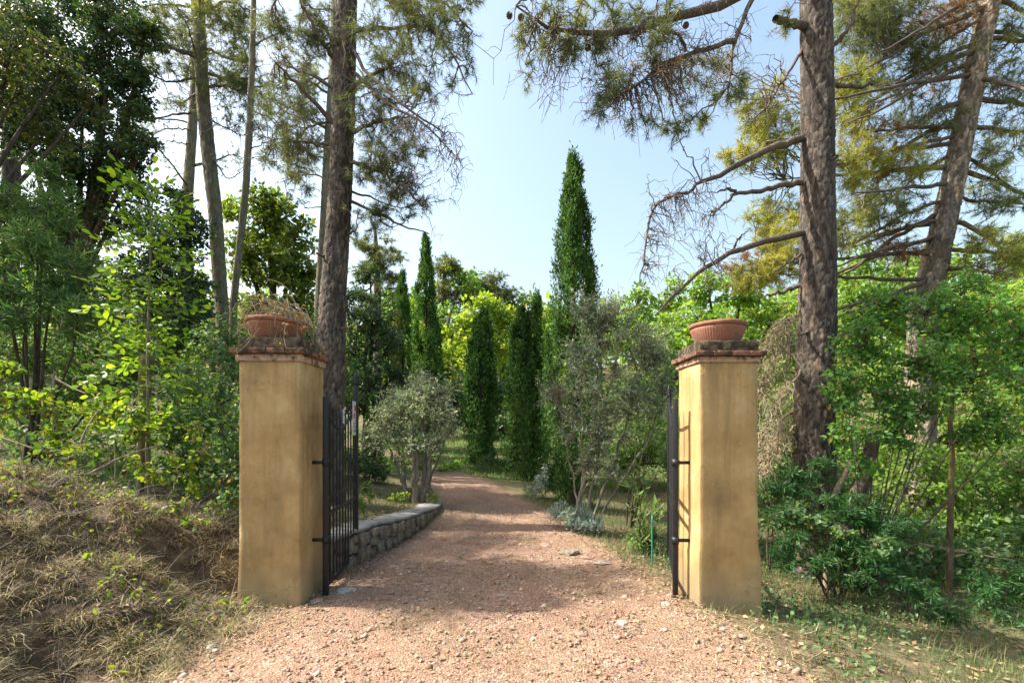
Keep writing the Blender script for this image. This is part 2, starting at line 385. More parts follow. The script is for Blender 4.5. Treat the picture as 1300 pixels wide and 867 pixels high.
def warp(n, near, far):
    t = np.linspace(-1, 1, n); return near * t + (far - near) * np.sign(t) * np.abs(t) ** 5
gx = warp(221, 11, 420); gy = 6 + warp(231, 11, 420)
X, Y = np.meshgrid(gx, gy)
l, r = road_edges(Y)
edge = np.maximum(l - X, X - r)
A = (1 - sstep(-.1, .38, edge + .16 * wob(X, Y, .25, 8.))) * (1 - sstep(11.3, 12.2, Y + .3 * wob(X, Y, .5, 4.)))
Z = gz(X, Y) - .010 * (edge < .0)
Z = Z - .03 * sstep(-.05, -.25, edge)
go = tag(grid_mesh('ground', X, Y, Z, M['earth'], 'drive', A), kind='structure')
at = go.data.attributes.new('bank', 'FLOAT', 'POINT'); at.data.foreach_set('value', (sstep(.05, .4, l - X) * (1 - sstep(4.8, 6.0, Y))).astype(np.float32).ravel())
# drive: its own sheet a little above the earth
ys = np.concatenate([np.linspace(-8, 1.5, 24), np.linspace(1.6, 11.6, 220)]); us = np.linspace(0, 1, 60)
YY, UU = np.meshgrid(ys, us, indexing='ij'); l, r = road_edges(YY)
l = l + .05 * wob(YY * 3, UU * 0, .4, 2.) + .04; r = r + .07 * wob(YY * 3, UU * 0, .4, 6.) - .03
XX = l + (r - l) * UU
ZZ = gz(XX, YY) + .006 + .010 * wob(XX, YY, .22, 3.) * np.minimum(1, 8 * UU * (1 - UU)) + .006 * wob(XX, YY, .07, 9.) * np.minimum(1, 8 * UU * (1 - UU))
ZZ = ZZ - .04 * sstep(11.0, 11.6, YY) - .02 * ((UU < .001) | (UU > .999))
tag(grid_mesh('gravel_drive', XX, YY, ZZ, M['gravel']), kind='structure')
# loose pebbles
rg = rng_(5)
OCT_V = np.array([[1, 0, 0], [-1, 0, 0], [0, 1, 0], [0, -1, 0], [0, 0, 1], [0, 0, -1.]]); OCT_F = np.array([[0, 2, 4], [2, 1, 4], [1, 3, 4], [3, 0, 4], [2, 0, 5], [1, 2, 5], [3, 1, 5], [0, 3, 5]])
def pebbles(mb, C, size, rg):
    n = len(C); s = size[:, None] * np.stack([rg.uniform(.7, 1.3, n), rg.uniform(.6, 1.1, n), rg.uniform(.35, .75, n)], -1)
    V = OCT_V[None] * (1 + .25 * rg.normal(size=(n, 6, 1))) * s[:, None]
    a = rg.uniform(0, 6.3, n)[:, None]; x = V[..., 0] * np.cos(a) - V[..., 1] * np.sin(a); y = V[..., 0] * np.sin(a) + V[..., 1] * np.cos(a)
    V = np.stack([x, y, V[..., 2]], -1) + C[:, None]
    mb.add(V.reshape(-1, 3), (np.arange(n)[:, None, None] * 6 + OCT_F[None]).reshape(-1, 3))
def on_drive(n, y0, y1, pw=1.5, margin=.12):
    y = y0 + (y1 - y0) * rg.random(n) ** pw; l, r = road_edges(y); x = l - margin + (r - l + 2 * margin) * rg.random(n)
    return x, y
mb = MB()
x, y = on_drive(14000, 2.0, 8, 2.2)
pebbles(mb, np.stack([x, y, gz(x, y) + .008], -1), 0.0058 * np.exp(.5 * rg.normal(size=len(x))), rg)
x, y = on_drive(900, 2.1, 5.5, 1.2)
pebbles(mb, np.stack([x, y, gz(x, y) + .008], -1), .017 * np.exp(.3 * rg.normal(size=len(x))), rg)
M['pebble'] = island_mat('loose_pebble', [(.20, .115, .08), (.29, .18, .13), (.40, .28, .21), (.34, .20, .135), (.46, .39, .31), (.28, .165, .11), (.58, .46, .35)], .9)
tag(mb.build('gravel', M['pebble']), kind='stuff')

# ================================================================== stones lying about (single things)
def rock_mesh(seed, flat=.5):
    bm = bmesh.new(); bmesh.ops.create_icosphere(bm, subdivisions=2, radius=1.0); rg2 = random.Random(seed)
    dirs = [Vector((rg2.gauss(0, 1), rg2.gauss(0, 1), rg2.gauss(0, 1))).normalized() for _ in range(9)]; cut = [rg2.uniform(.62, .95) for _ in dirs]
    for v_ in bm.verts:
        c_ = v_.co.copy()
        for d_, k_ in zip(dirs, cut):
            e_ = c_.dot(d_) - k_
            if e_ > 0: c_ -= d_ * e_
        c_ *= 1 + .05 * rg2.uniform(-1, 1); c_.z *= flat; v_.co = c_
    me = bpy.data.meshes.new('rock'); bm.to_mesh(me); bm.free(); return me
def rock_mat(name, c1, c2, c3):
    m, nt, b, out = _new(name); v = _obj(nt); n = _noise(nt, 2.4, 6, v, .65)
    g = nt.nodes.new("ShaderNodeObjectInfo")
    col = _ramp(nt, n, [(.3, c1), (.55, c2), (.75, c3)])
    col = _mix(nt, 1.0, col, _ramp(nt, g.outputs["Random"], [(0, (.65, .62, .62)), (.4, (1, .95, .9)), (.75, (.95, 1.0, .98)), (1, (1.3, 1.2, 1.1))]), 'MULTIPLY')
    nt.links.new(col, b.inputs["Base Color"]); b.inputs["Roughness"].default_value = .9; b.inputs["Specular IOR Level"].default_value = .2
    _bump(nt, _noise(nt, 9, 5, v), .5, .05, b); return m
M['stone'] = rock_mat('wall_stone', (.12, .10, .08), (.25, .21, .165), (.36, .32, .26))
M['stone_pale'] = rock_mat('pale_stone', (.28, .25, .22), (.46, .42, .37), (.58, .55, .5))
M['stone_red'] = rock_mat('reddish_stone', (.22, .13, .10), (.38, .25, .19), (.5, .38, .3))
rocks = [rock_mesh(k, .45 + .1 * (k % 3)) for k in range(6)]
def ground_at(px, py):
    """where the sight line through photo pixel (px,py) meets the ground"""
    d = np.linspace(1.2, 40, 4000); p = P(px, py, 1.0); x = (px - CX) / FPX * d; z = EYE + (HY - py) / FPX * d
    k = np.argmax(z < gz(x, d)); return np.array([x[k], d[k], gz(x[k], d[k])])
def stone(px, py, w, mat, label, k, flat=1.0, group='loose stones along the drive'):
    p = ground_at(px, py); me = rocks[k % 6].copy(); me.materials.append(M[mat])
    o = bpy.data.objects.new('stone', me); COL.objects.link(o)
    s = w / 2 / FPX * p[1]; o.scale = (s, s * .85, s * flat); o.location = (p[0], p[1], p[2] + s * .14 * flat); o.rotation_euler = (.1 * ((k * 7) % 5 - 2), .05, k * 1.3)
    return tag(o, label, 'stone', group)
stone(637, 757, 14, 'stone_pale', 'small flat pale grey-green stone alone in the middle of the shaded drive', 0, .7)
stone(790, 791, 20, 'stone_pale', 'flat grey stone sunk in the drive before the right pillar', 1, .5)
stone(738, 806, 20, 'stone_red', 'low pinkish stone on the drive near the edge of the shade', 2, .5)
stone(845, 768, 14, 'stone_pale', 'small pale stone at the foot of the right gate leaf', 3, .8)
stone(693, 693, 22, 'stone_red', 'flat tan stone on the right edge of the drive nearest the lavender', 4, .5)
stone(722, 703, 30, 'stone', 'dark grey stone bedded in the right edge of the drive', 5, .6)
stone(765, 716, 26, 'stone_pale', 'flat pale stone slab where the drive edge meets the grass by the right gate', 0, .4)
stone(745, 709, 20, 'stone_red', 'tan stone between the dark edging stone and the pale slab', 2, .5)
stone(440, 750, 30, 'stone_pale', 'broad flat grey-blue stone on the ground beneath the left gate leaf', 1, .35)
stone(402, 764, 18, 'stone_red', 'brownish stone against the front corner of the left pillar', 3, .7)
stone(268, 823, 16, 'stone_pale', 'pale rounded stone at the foot of the straw bank', 4, .9)
stone(258, 800, 12, 'stone_red', 'small tan stone half buried in straw at the bank foot', 5, .9)
stone(345, 757, 46, 'stone', 'large grey rock wedged under the front of the left pillar', 2, 1.1)
stone(510, 776, 11, 'stone_red', 'little reddish stone in the drive left of its middle', 0, .7)
stone(690, 841, 18, 'stone_red', 'reddish clod in the sunlit foreground of the drive', 3, .6)

# ================================================================== retaining wall
wl_y = np.linspace(4.62, 8.25, 60)
w0 = np.array([np.interp(5.0, _RY, _RL), 5.0, float(road_z(5.0))])
wall = thing('stone_wall', 'low rubble stone retaining wall with smooth grey top beside the drive', 'wall', w0)
m, nt, b, out = _new('wall_mortar'); v = _pos(nt); n = _noise(nt, 14, 6, v)
col = _ramp(nt, n, [(.3, (.10, .085, .065)), (.7, (.22, .19, .15))])
col = _mix(nt, _ramp(nt, _noise(nt, 3, 4, v), [(.5, 0.0), (.7, .6)]), col, (.09, .11, .04))
nt.links.new(col, b.inputs["Base Color"]); b.inputs["Roughness"].default_value = .95; _bump(nt, n, .8, .03, b); M['mortar'] = m
m, nt, b, out = _new('wall_coping'); v = _pos(nt); n = _noise(nt, 7, 6, v)
col = _ramp(nt, n, [(.3, (.14, .135, .125)), (.7, (.30, .285, .26))]); nt.links.new(col, b.inputs["Base Color"]); b.inputs["Roughness"].default_value = .9
_bump(nt, n, .4, .02, b); M['coping'] = m
def profile_strip(mb, prof):
    """prof(y) -> list of (dx from drive edge, z); swept along the wall"""
    rows = []
    for y_ in wl_y:
        x_ = float(np.interp(y_, _RY, _RL)); rows.append([(x_ + a_, y_, z_) for a_, z_ in prof(y_)])
    V = np.array(rows); ny, k = V.shape[:2]
    i = (np.arange(ny - 1)[:, None] * k + np.arange(k)[None]); j = (np.arange(ny - 1)[:, None] * k + (np.arange(k)[None] + 1) % k)
    mb.add(V.reshape(-1, 3), np.stack([i, i + k, j + k, j], -1).reshape(-1, 4)); mb.f.append(np.array([np.arange(k)])); mb.f.append(np.array([np.arange(k)[::-1] + (ny - 1) * k]))
mb = MB(); profile_strip(mb, lambda y: [(-.30, road_z(y) - .2), (0.0, road_z(y) - .2), (-.015, road_z(y) + wall_h(y) - .045), (-.30, road_z(y) + wall_h(y) - .045)])
mb.build('mortar_core', M['mortar'], wall)
def cope(y):
    t = road_z(y) + wall_h(y); k = .008 * math.sin(y * 5) + .008 * math.sin(y * 17) + .006 * math.sin(y * 41); t += .004 * math.sin(y * 9 + 1) + .004 * math.sin(y * 29)
    return [(-.34, t - .042), (.02 + k, t - .042), (.03 + k, t - .015), (.01 + k, t + .002), (-.15, t + .012), (-.33, t + .004)]
mb = MB(); profile_strip(mb, cope); mb.build('coping', M['coping'], wall, smooth=False)
wrocks = []
for k in range(8):
    bm = bmesh.new(); bmesh.ops.create_cube(bm, size=1.0); rr = random.Random(90 + k)
    bmesh.ops.bevel(bm, geom=bm.edges[:], offset=.12, segments=1, affect='EDGES', profile=.6)
    for v_ in bm.verts: v_.co = Vector((v_.co.x * (1 + .22 * rr.uniform(-1, 1)), v_.co.y * (1 + .22 * rr.uniform(-1, 1)), v_.co.z * (1 + .22 * rr.uniform(-1, 1))))
    me = bpy.data.meshes.new('wall_stone'); bm.to_mesh(me); bm.free(); me.materials.append(M['stone']); wrocks.append(me)
rr = random.Random(4)
cells = []
y_ = 4.66
while y_ < 8.1:
    wd = rr.uniform(.11, .24); hh_ = float(wall_h(y_ + wd / 2)) - .05
    if hh_ < .05: break
    z_ = -.02; nrows = max(1, round(hh_ / rr.uniform(.10, .19)))
    cuts = sorted([0] + [(i + rr.uniform(-.22, .22)) / nrows for i in range(1, nrows)] + [1])
    for a_, b_ in zip(cuts[:-1], cuts[1:]):
        if rr.random() < .3 and wd > .17:
            s_ = rr.uniform(.4, .6); cells += [(y_, wd * s_, a_ * hh_, b_ * hh_), (y_ + wd * s_, wd * (1 - s_), a_ * hh_, b_ * hh_)]
        else: cells.append((y_, wd, a_ * hh_, b_ * hh_))
    y_ += wd
for (cy, wd, z0, z1) in cells:
    yc = cy + wd / 2; slope = float(np.interp(yc + .1, _RY, _RL) - np.interp(yc - .1, _RY, _RL)) / .2
    x_ = float(np.interp(yc, _RY, _RL)); prot = rr.uniform(-.005, .035)
    inst('stone', rr.choice(wrocks), wall, Vector((x_ - .03 + prot, yc, float(road_z(yc)) + (z0 + z1) / 2)) - Vector(w0), (rr.uniform(-.22, .22), rr.uniform(-.06, .06), -math.atan(slope) + rr.uniform(-.06, .06)),
         (.12, wd * .90, (z1 - z0) * .90))

# ================================================================== gate pillars
def plaster(name, side, seed):
    m, nt, b, out = _new(name); v = _obj(nt)
    n1 = _noise(nt, 3.0, 6, v, .6); n2 = _noise(nt, 30, 5, v); st = _noise(nt, 1.0, 5, _map(nt, v, (13, 13, .9), (seed, 0, 0)), .6, .3)
    col = _ramp(nt, n1, [(.28, (.26, .165, .07)), (.42, (.38, .25, .11)), (.56, (.46, .315, .145)), (.74, (.55, .42, .235))])
    col = _mix(nt, _ramp(nt, st, [(.50, 0.0), (.72, .45)]), col, (.19, .14, .075))               # rain streaks
    sep = nt.nodes.new("ShaderNodeSeparateXYZ"); nt.links.new(v, sep.inputs[0])
    zz = nt.nodes.new("ShaderNodeMath"); zz.operation = 'ADD'; nt.links.new(sep.outputs[2], zz.inputs[0])
    k = nt.nodes.new("ShaderNodeMath"); k.operation = 'MULTIPLY'; nt.links.new(_noise(nt, 5, 5, v), k.inputs[0]); k.inputs[1].default_value = .5; nt.links.new(k.outputs[0], zz.inputs[1])
    low = _ramp(nt, zz.outputs[0], [(.30, .8), (.62, 0.0)])
    col = _mix(nt, low, col, (.24, .20, .125))                                                   # splashed, greyish foot
    top = _ramp(nt, zz.outputs[0], [(.0, 0.0), (.99, 0.0)])
    tst = nt.nodes.new("ShaderNodeMath"); tst.operation = 'MULTIPLY'; nt.links.new(_ramp(nt, _noise(nt, 1.0, 5, _map(nt, v, (9, 9, .7), (seed * 2, 3, 0)), .7, .8), [(.48, 0.0), (.68, .5)]), tst.inputs[0])
    zt_ = nt.nodes.new("ShaderNodeMapRange"); nt.links.new(sep.outputs[2], zt_.inputs[0]); zt_.inputs[1].default_value = .9; zt_.inputs[2].default_value = 2.0; nt.links.new(zt_.outputs[0], tst.inputs[1])
    col = _mix(nt, tst.outputs[0], col, (.15, .11, .06))                                        # water marks below the cap
    blot = _ramp(nt, _noise(nt, 2.3, 5, _map(nt, v, (1, 1, .55), (seed * 3.1, 2, seed))), [(.54, 0.0), (.70, .6)])
    col = _mix(nt, blot, col, (.17, .13, .07))
    col = _mix(nt, _ramp(nt, n2, [(.62, 0.0), (.72, .35)]), col, (.17, .13, .07))
    nt.links.new(col, b.inputs["Base Color"]); b.inputs["Roughness"].default_value = .93; b.inputs["Specular IOR Level"].default_value = .15
    cr = nt.nodes.new("ShaderNodeTexVoronoi"); cr.feature = 'DISTANCE_TO_EDGE'; cr.inputs["Scale"].default_value = 2.1
    dv = nt.nodes.new("ShaderNodeVectorMath"); dv.operation = 'ADD'; nz3 = nt.nodes.new("ShaderNodeTexNoise"); nz3.inputs["Scale"].default_value = 4; nz3.inputs["Detail"].default_value = 6
    nt.links.new(v, nz3.inputs["Vector"]); nt.links.new(nz3.outputs["Color"], dv.inputs[0]); nt.links.new(_map(nt, v, (1, 1, 1), (seed, seed * .7, 0)), dv.inputs[1]); nt.links.new(dv.outputs[0], cr.inputs["Vector"])
    ck = _ramp(nt, cr.outputs["Distance"], [(.0, 1.0), (.010, 0.0)])
    ckm = nt.nodes.new("ShaderNodeMath"); ckm.operation = 'MULTIPLY'; nt.links.new(ck, ckm.inputs[0]); nt.links.new(_ramp(nt, _noise(nt, 1.9, 3, v), [(.45, 0.0), (.6, .7)]), ckm.inputs[1])
    col = _mix(nt, ckm.outputs[0], col, (.12, .085, .045))                                      # hairline cracks
    nt.links.new(col, b.inputs["Base Color"])
    ad = nt.nodes.new("ShaderNodeMath"); ad.operation = 'ADD'; nt.links.new(n2, ad.inputs[0]); nt.links.new(_noise(nt, 90, 3, v), ad.inputs[1])
    _bump(nt, ad.outputs[0], .35, .008, b); return m
def cap_mat(name, base1, base2, dark, lich, dk=(.46, .62)):
    m, nt, b, out = _new(name); v = _pos(nt); n = _noise(nt, 9, 6, v, .6); n2 = _noise(nt, 16, 6, v, .65)
    col = _ramp(nt, n, [(.3, base1), (.7, base2)])
    col = _mix(nt, _ramp(nt, n2, [(dk[0], 0.0), (dk[1], .95)]), col, dark)
    col = _mix(nt, _ramp(nt, _noise(nt, 40, 4, v), [(.60, 0.0), (.68, .8)]), col, lich)
    nt.links.new(col, b.inputs["Base Color"]); b.inputs["Roughness"].default_value = .95; b.inputs["Specular IOR Level"].default_value = .15
    _bump(nt, n2, .6, .015, b); return m
M['terra_tile'] = cap_mat('weathered_terracotta', (.19, .09, .06), (.30, .155, .105), (.06, .045, .035), (.28, .24, .18), (.42, .57))
M['capstone'] = cap_mat('lichened_capstone', (.13, .10, .07), (.22, .165, .11), (.035, .03, .024), (.24, .22, .15), (.36, .56))
M['moulding'] = cap_mat('pinkish_moulding', (.34, .225, .16), (.48, .36, .275), (.10, .07, .05), (.46, .42, .34), (.46, .60))
def rough_box(name, lo, hi, mat, parent, cuts=0, bev=.01, jit=.002, seed=1, flare=None):
    bm = bmesh.new(); bmesh.ops.create_cube(bm, size=1.0)
    lo = Vector(lo); hi = Vector(hi); sz = hi - lo
    for v_ in bm.verts: v_.co = Vector((v_.co.x * sz.x, v_.co.y * sz.y, v_.co.z * sz.z)) + (lo + hi) / 2
    bmesh.ops.bevel(bm, geom=bm.edges[:], offset=bev, segments=2, affect='EDGES', profile=.5)
    if cuts: bmesh.ops.subdivide_edges(bm, edges=[e for e in bm.edges if e.calc_length() > .05], cuts=cuts, use_grid_fill=True)
    for v_ in bm.verts:
        c_ = v_.co
        w1 = float(wob(c_.x * 3 + c_.z * 2.2, c_.y * 3 - c_.z * 1.7, .35, seed)); w2 = float(wob(c_.y * 2 + c_.z * 2.9, c_.x * 2 + c_.z, .3, seed + 2))
        v_.co = c_ + Vector((w1, w2, .4 * w1)) * jit
        if flare: v_.co = flare(v_.co)
    me = bpy.data.meshes.new(name); bm.to_mesh(me); bm.free(); me.materials.append(mat); me.shade_smooth()
    try: me.set_sharp_from_angle(angle=R(38))
    except Exception: pass
    o = bpy.data.objects.new(name, me); COL.objects.link(o); o.parent = parent; return o
def pillar(x0, x1, label, seed, tops, flare):
    y0, y1 = 3.85, 4.35; c = Vector(((x0 + x1) / 2, (y0 + y1) / 2, -.05)); hx, hy = (x1 - x0) / 2, (y1 - y0) / 2
    t = thing('gate_pillar', label, 'pillar', c, 'ochre gate pillars'); zb = .05
    zp, zm, zt, zc = [k + zb for k in tops]
    rough_box('plaster_shaft', (-hx, -hy, -.35), (hx, hy, zp), plaster('ochre_plaster', 0, seed), t, 24, .012, .003, seed, lambda c, f=flare: f(worn(c, hx, hy, seed)))
    rough_box('moulding', (-hx - .018, -hy - .018, zp - .004), (hx + .018, hy + .018, zm), M['moulding'], t, 3, .012, .004, seed + 3)
    # a course of terracotta tiles laid round the edge, butted end to end
    o = .052; rr = random.Random(seed); n = 4; L = 2 * (hx + o)
    rough_box('tile_bed', (-hx + .1, -hy + .1, zm), (hx - .1, hy - .1, zt - .002), M['moulding'], t, 0, .004, 0, seed)
    for side in range(4):
        for i in range(n):
            a0 = -hx - o + L * i / n; a1 = a0 + L / n - .004
            if side % 2 == 0:    # front/back rows run the full width
                s = -1 if side == 0 else 1; q0, q1 = sorted((s * (hy + o + rr.uniform(-.006, .006)), s * (hy - .1)))
                lo, hi = (a0, q0, zm + .001), (a1, q1, zt + rr.uniform(-.003, .002))
            else:
                if i in (0, n - 1): continue
                s = -1 if side == 1 else 1; q0, q1 = sorted((s * (hx + o + rr.uniform(-.006, .006)), s * (hx - .1)))
                w = (2 * (hy - .1)) / 2; b0 = -hy + .1 + w * (i - 1) + .002
                lo, hi = (q0, b0, zm + .001), (q1, b0 + w - .004, zt + rr.uniform(-.003, .002))
            rough_box('tile', lo, hi, M['terra_tile'], t, 0, .007, .002, seed + side + i)
    rough_box('capstone', (-hx - .004, -hy - .004, zt), (hx + .004, hy + .004, zc), M['capstone'], t, 4, .012, .006, seed + 7)
    return t, c.z + zc
def worn(c, hx, hy, seed):
    ex = hx - abs(c.x); ey = hy - abs(c.y)
    if ex < .02 and ey < .02:
        k = float(wob(c.z * 3.1, c.x * 4 + c.y * 9, .12, seed)) + .6 * float(wob(c.z * 5, c.x * 7 - c.y * 3, .07, seed + 5))
        d = .002 + .011 * max(0.0, k - .45)
        c = Vector((c.x - math.copysign(d, c.x), c.y - math.copysign(d, c.y), c.z))
    return c
def fl_l(c):
    k = max(0.0, (.5 - c.z) / .8); c = c.copy(); c.x += .02 * k * (1 if c.x > 0 else -1); c.y += .015 * k * (1 if c.y > 0 else -1); return c
def fl_r(c):
    c = c.copy(); k = 1.0 if c.z < .46 else max(0.0, 1 - (c.z - .46) / .05)
    if c.x > 0: c.x += .022 * k + .03 * max(0, (.46 - c.z))
    else: c.x -= .008 * k
    return c
pl, zl = pillar(-2.23, -1.73, 'ochre plastered gate pillar on the straw bank side topped by a vine-draped bowl', 3, (1.965, 2.022, 2.067, 2.16), fl_l)
pr, zr = pillar(1.53, 2.01, 'ochre plastered gate pillar with dark streak on its front beside the grass slope', 11, (1.955, 2.002, 2.043, 2.132), fl_r)

# terracotta bowls on the pillars
m, nt, b, out = _new('terracotta'); v = _obj(nt); n = _noise(nt, 8, 6, v)
col = _ramp(nt, n, [(.3, (.19, .08, .05)), (.55, (.28, .125, .08)), (.75, (.36, .20, .145))])
col = _mix(nt, _ramp(nt, _noise(nt, 14, 5, v), [(.52, 0.0), (.68, .7)]), col, (.13, .095, .075))
nt.links.new(col, b.inputs["Base Color"]); b.inputs["Roughness"].default_value = .85; _bump(nt, n, .3, .01, b); M['terra'] = m
def lathe(mb, prof, seg=64, flute=None):
    th = np.arange(seg) * 2 * np.pi / seg; prof = np.array(prof, float); k = len(prof)
    r = prof[:, 0][:, None] * np.ones(seg)[None]
    if flute is not None: r = r + np.array(flute)[:, None] * np.abs(np.sin(th * 30))[None]
    V = np.stack([r * np.cos(th), r * np.sin(th), np.broadcast_to(prof[:, 1][:, None], r.shape)], -1)
    i = (np.arange(k - 1)[:, None] * seg + np.arange(seg)[None]); j = (np.arange(k - 1)[:, None] * seg + (np.arange(seg)[None] + 1) % seg)
    mb.add(V.reshape(-1, 3), np.stack([i, j, j + seg, i + seg], -1).reshape(-1, 4))
def bowl(x, y, z, r, rb, h, label, tilt=(0, 0)):
    t = thing('terracotta_bowl', label, 'planter', (x, y, z), 'terracotta bowls on the gate pillars'); t.rotation_euler = (tilt[0], tilt[1], .2)
    mb = MB()
    lathe(mb, [(.01, .002), (rb * .96, 0), (rb, .012), (rb + .3 * (r - rb), h * .35), (rb + .68 * (r - rb), h * .62), (rb + .82 * (r - rb), h * .74), (r * .93, h * .80)], 300, [0, .001, .002, .0035, .003, 0, 0])
    mb.build('bowl_body', M['terra'], t, (0, 0, 0), True)
    mb = MB(); lathe(mb, [(r * .925, h * .80), (r * .97, h * .79), (r, h * .86), (r * 1.005, h * .93), (r * .985, h * .985), (r * .94, h), (r * .89, h * .97), (r * .86, h * .80)], 80, [0, 0, .003, .004, .003, 0, 0, 0])
    mb.build('rim', M['terra'], t, (0, 0, 0), True)
    mb = MB(); lathe(mb, [(r * .88, h * .82), (r * .5, h * .86), (.005, h * .87)], 32); mb.build('soil', M['earth'], t, (0, 0, 0), True)
    return t
bowl(-2.02, 4.06, zl + .001, .245, .178, .17, 'cracked terracotta bowl overgrown by a withered vine', (R(-1), R(2)))
bowl(1.775, 4.08, zr + .001, .232, .178, .178, 'clean fluted terracotta bowl standing empty')

# withered vine over the left bowl
rg = rng_(21)
c0 = np.array([-2.02, 4.06, zl + .17])
vine = thing('withered_vine', 'dry brown creeper spilling out of the bowl over the pillar edge', 'plant', c0)
S = c0 + np.stack([.2 * rg.uniform(-1, 1, 90), .2 * rg.uniform(-1, 1, 90), .02 * rg.random(90)], -1)
ang = np.concatenate([rg.normal(-.6, .7, 60), rg.normal(3.3, .5, 30)])
rad = np.concatenate([rg.uniform(.22, .42, 60), rg.uniform(.22, .38, 30)])
E = c0 + np.stack([rad * np.cos(ang), rad * np.sin(ang) * .8, np.concatenate([rg.uniform(-.34, .06, 60), rg.uniform(-.2, .08, 30)])], -1)
pth = twig_paths(S, E, rg, 7, -.35, .07)
mb = MB(); tubes(mb, pth, np.linspace(.004, .0015, 7)[None] * np.ones((90, 1)), 3); mb.build('stem', M['twig_dead'], vine)
mb = MB(); lp = pth[:, 2:].reshape(-1, 3); lp = lp[rg.random(len(lp)) < .35] + rg.normal(size=(1, 3)) * .01
leaves(mb, np.repeat(lp, 2, 0) + .018 * rg.normal(size=(len(lp) * 2, 3)), rg, .03, .017, rnd=1.2, droop=.5, tpl=LEAF4); mb.build('foliage', M['vine_dry'], vine)

# ================================================================== iron gates
m, nt, b, out = _new('black_iron'); v = _pos(nt)
col = _mix(nt, _ramp(nt, _noise(nt, 12, 6, v), [(.56, 0.0), (.72, .6)]), (.016, .019, .022), (.06, .038, .026))
nt.links.new(col, b.inputs["Base Color"]); b.inputs["Roughness"].default_value = .5; b.inputs["Metallic"].default_value = .3; M['iron'] = m
def bar(name, p, q, r, parent, sides=8, flat=None):
    mb = MB(); p = np.array(p, float); q = np.array(q, float)
    tubes(mb, np.stack([p, q])[None], np.array([[r, r]]), sides, cap=True); mb.f.append(np.array([np.arange(sides)[::-1]]))
    return mb.build(name, M['iron'], parent, (0, 0, 0))
def boxpart(name, lo, hi, mat, parent, bev=.003):
    return rough_box(name, lo, hi, mat, parent, 0, bev, 0, 1)
def rail_top(t): return float(np.interp(t, [0, .15, .3, .45, .6, .8, 1], [1.66, 1.58, 1.53, 1.52, 1.56, 1.67, 1.80]))
def gate(hx, hy, zb, fx, fy, label, pillar_dx, hh=1.74, fh=1.93):
    L = math.hypot(fx - hx, fy - hy); az = math.atan2(fy - hy, fx - hx)
    t = thing('iron_gate', label, 'gate', (hx, hy, zb), 'black iron gate leaves', az)
    hs = boxpart('hinge_stile', (-.022, -.022, 0), (.022, .022, hh), M['iron'], t)
    st = boxpart('free_stile', (L - .045, -.022, .06), (L, .022, fh), M['iron'], t)
    mb = MB(); lathe(mb, [(.002, .0), (.022, .004), (.03, .03), (.018, .06), (.024, .085), (.012, .125), (.001, .16)], 12)
    f = mb.build('finial', M['iron'], st, (0, 0, 0), True); f.location = (L - .022, 0, fh)
    for z0, h in ((.08, .04), (.70, .03), (.84, .03)): boxpart('rail', (.022, -.010, z0), (L - .045, .010, z0 + h), M['iron'], t)
    tt = np.linspace(0, 1, 16); pts = np.stack([.02 + (L - .06) * tt, 0 * tt, [rail_top(k) - .06 for k in tt]], -1)
    mb = MB(); tubes(mb, pts[None], np.full((1, 16), .012), 6); mb.build('curved_rail', M['iron'], t, (0, 0, 0), True)
    n = 9
    for i in range(n):
        u = (i + 1) / (n + 1); x = .02 + (L - .06) * u; z1 = rail_top(u) + .05
        mb = MB(); zz = [.10, z1, z1 + .05]
        tubes(mb, np.array([[[x, 0, k] for k in zz]]), np.array([[.0085, .0085, .001]]), 6); mb.build('bar', M['iron'], t, (0, 0, 0))
    boxpart('latch', (L - .10, -.030, .88), (L - .03, -.0225, 1.0), M['iron'], st)
    for z0 in (.50, 1.17):
        mb = MB(); lathe(mb, [(.001, -.03), (.031, -.03), (.031, .03), (.001, .03)], 12); hg = mb.build('hinge_collar', M['iron'], hs, (0, 0, 0), False); hg.location = (0, 0, z0)
    for z0 in (.50, 1.17):        # strap brackets let into the pillar
        w = Vector((pillar_dx, 0, 0)); w.rotate(Matrix.Rotation(-az, 3, 'Z'))
        bar('bracket', (0, 0, z0), (w.x, w.y, z0), .016, t, 6)
    return t, L, az
gl, L1, az1 = gate(-1.615, 4.10, -.05, -1.70, 5.17, 'black iron gate leaf with white sign hinged on the left pillar', -.13)
gate(1.41, 4.08, -.05, 1.745, 5.25, 'black iron gate leaf seen nearly edge-on at the right pillar', .14, 1.72, 1.80)
# plates hung on the left leaf
def plate_mat(name, c):
    m, nt, b, out = _new(name); nt.links.new(_mix(nt, _ramp(nt, _noise(nt, 20, 4, _pos(nt)), [(.55, 0.0), (.75, .3)]), c, tuple(k * .6 for k in c)), b.inputs["Base Color"]); b.inputs["Roughness"].default_value = .4; return m
M['white'] = plate_mat('white_enamel', (.5, .52, .55)); M['red'] = plate_mat('red_print', (.62, .035, .03)); M['ink'] = plate_mat('grey_print', (.16, .19, .24))
u = Vector((math.cos(az1), math.sin(az1), 0)); nrmv = Vector((u.y, -u.x, 0))
def sign(frac, zc, w, h, label, marks):
    p = Vector((-1.615, 4.10, 0)) + u * (L1 * frac) + nrmv * .016
    t = thing('gate_sign', label, 'sign', (p.x, p.y, zc), 'plates on the left gate leaf', az1)
    pt = boxpart('plate', (-w / 2, -.004, -h / 2), (w / 2, .002, h / 2), M['white'], t, .001)
    for (x0, x1, z0, z1, mt, nm) in marks: boxpart(nm, (x0, -.0065, z0), (x1, -.0042, z1), M[mt], pt, .0005)
    return t
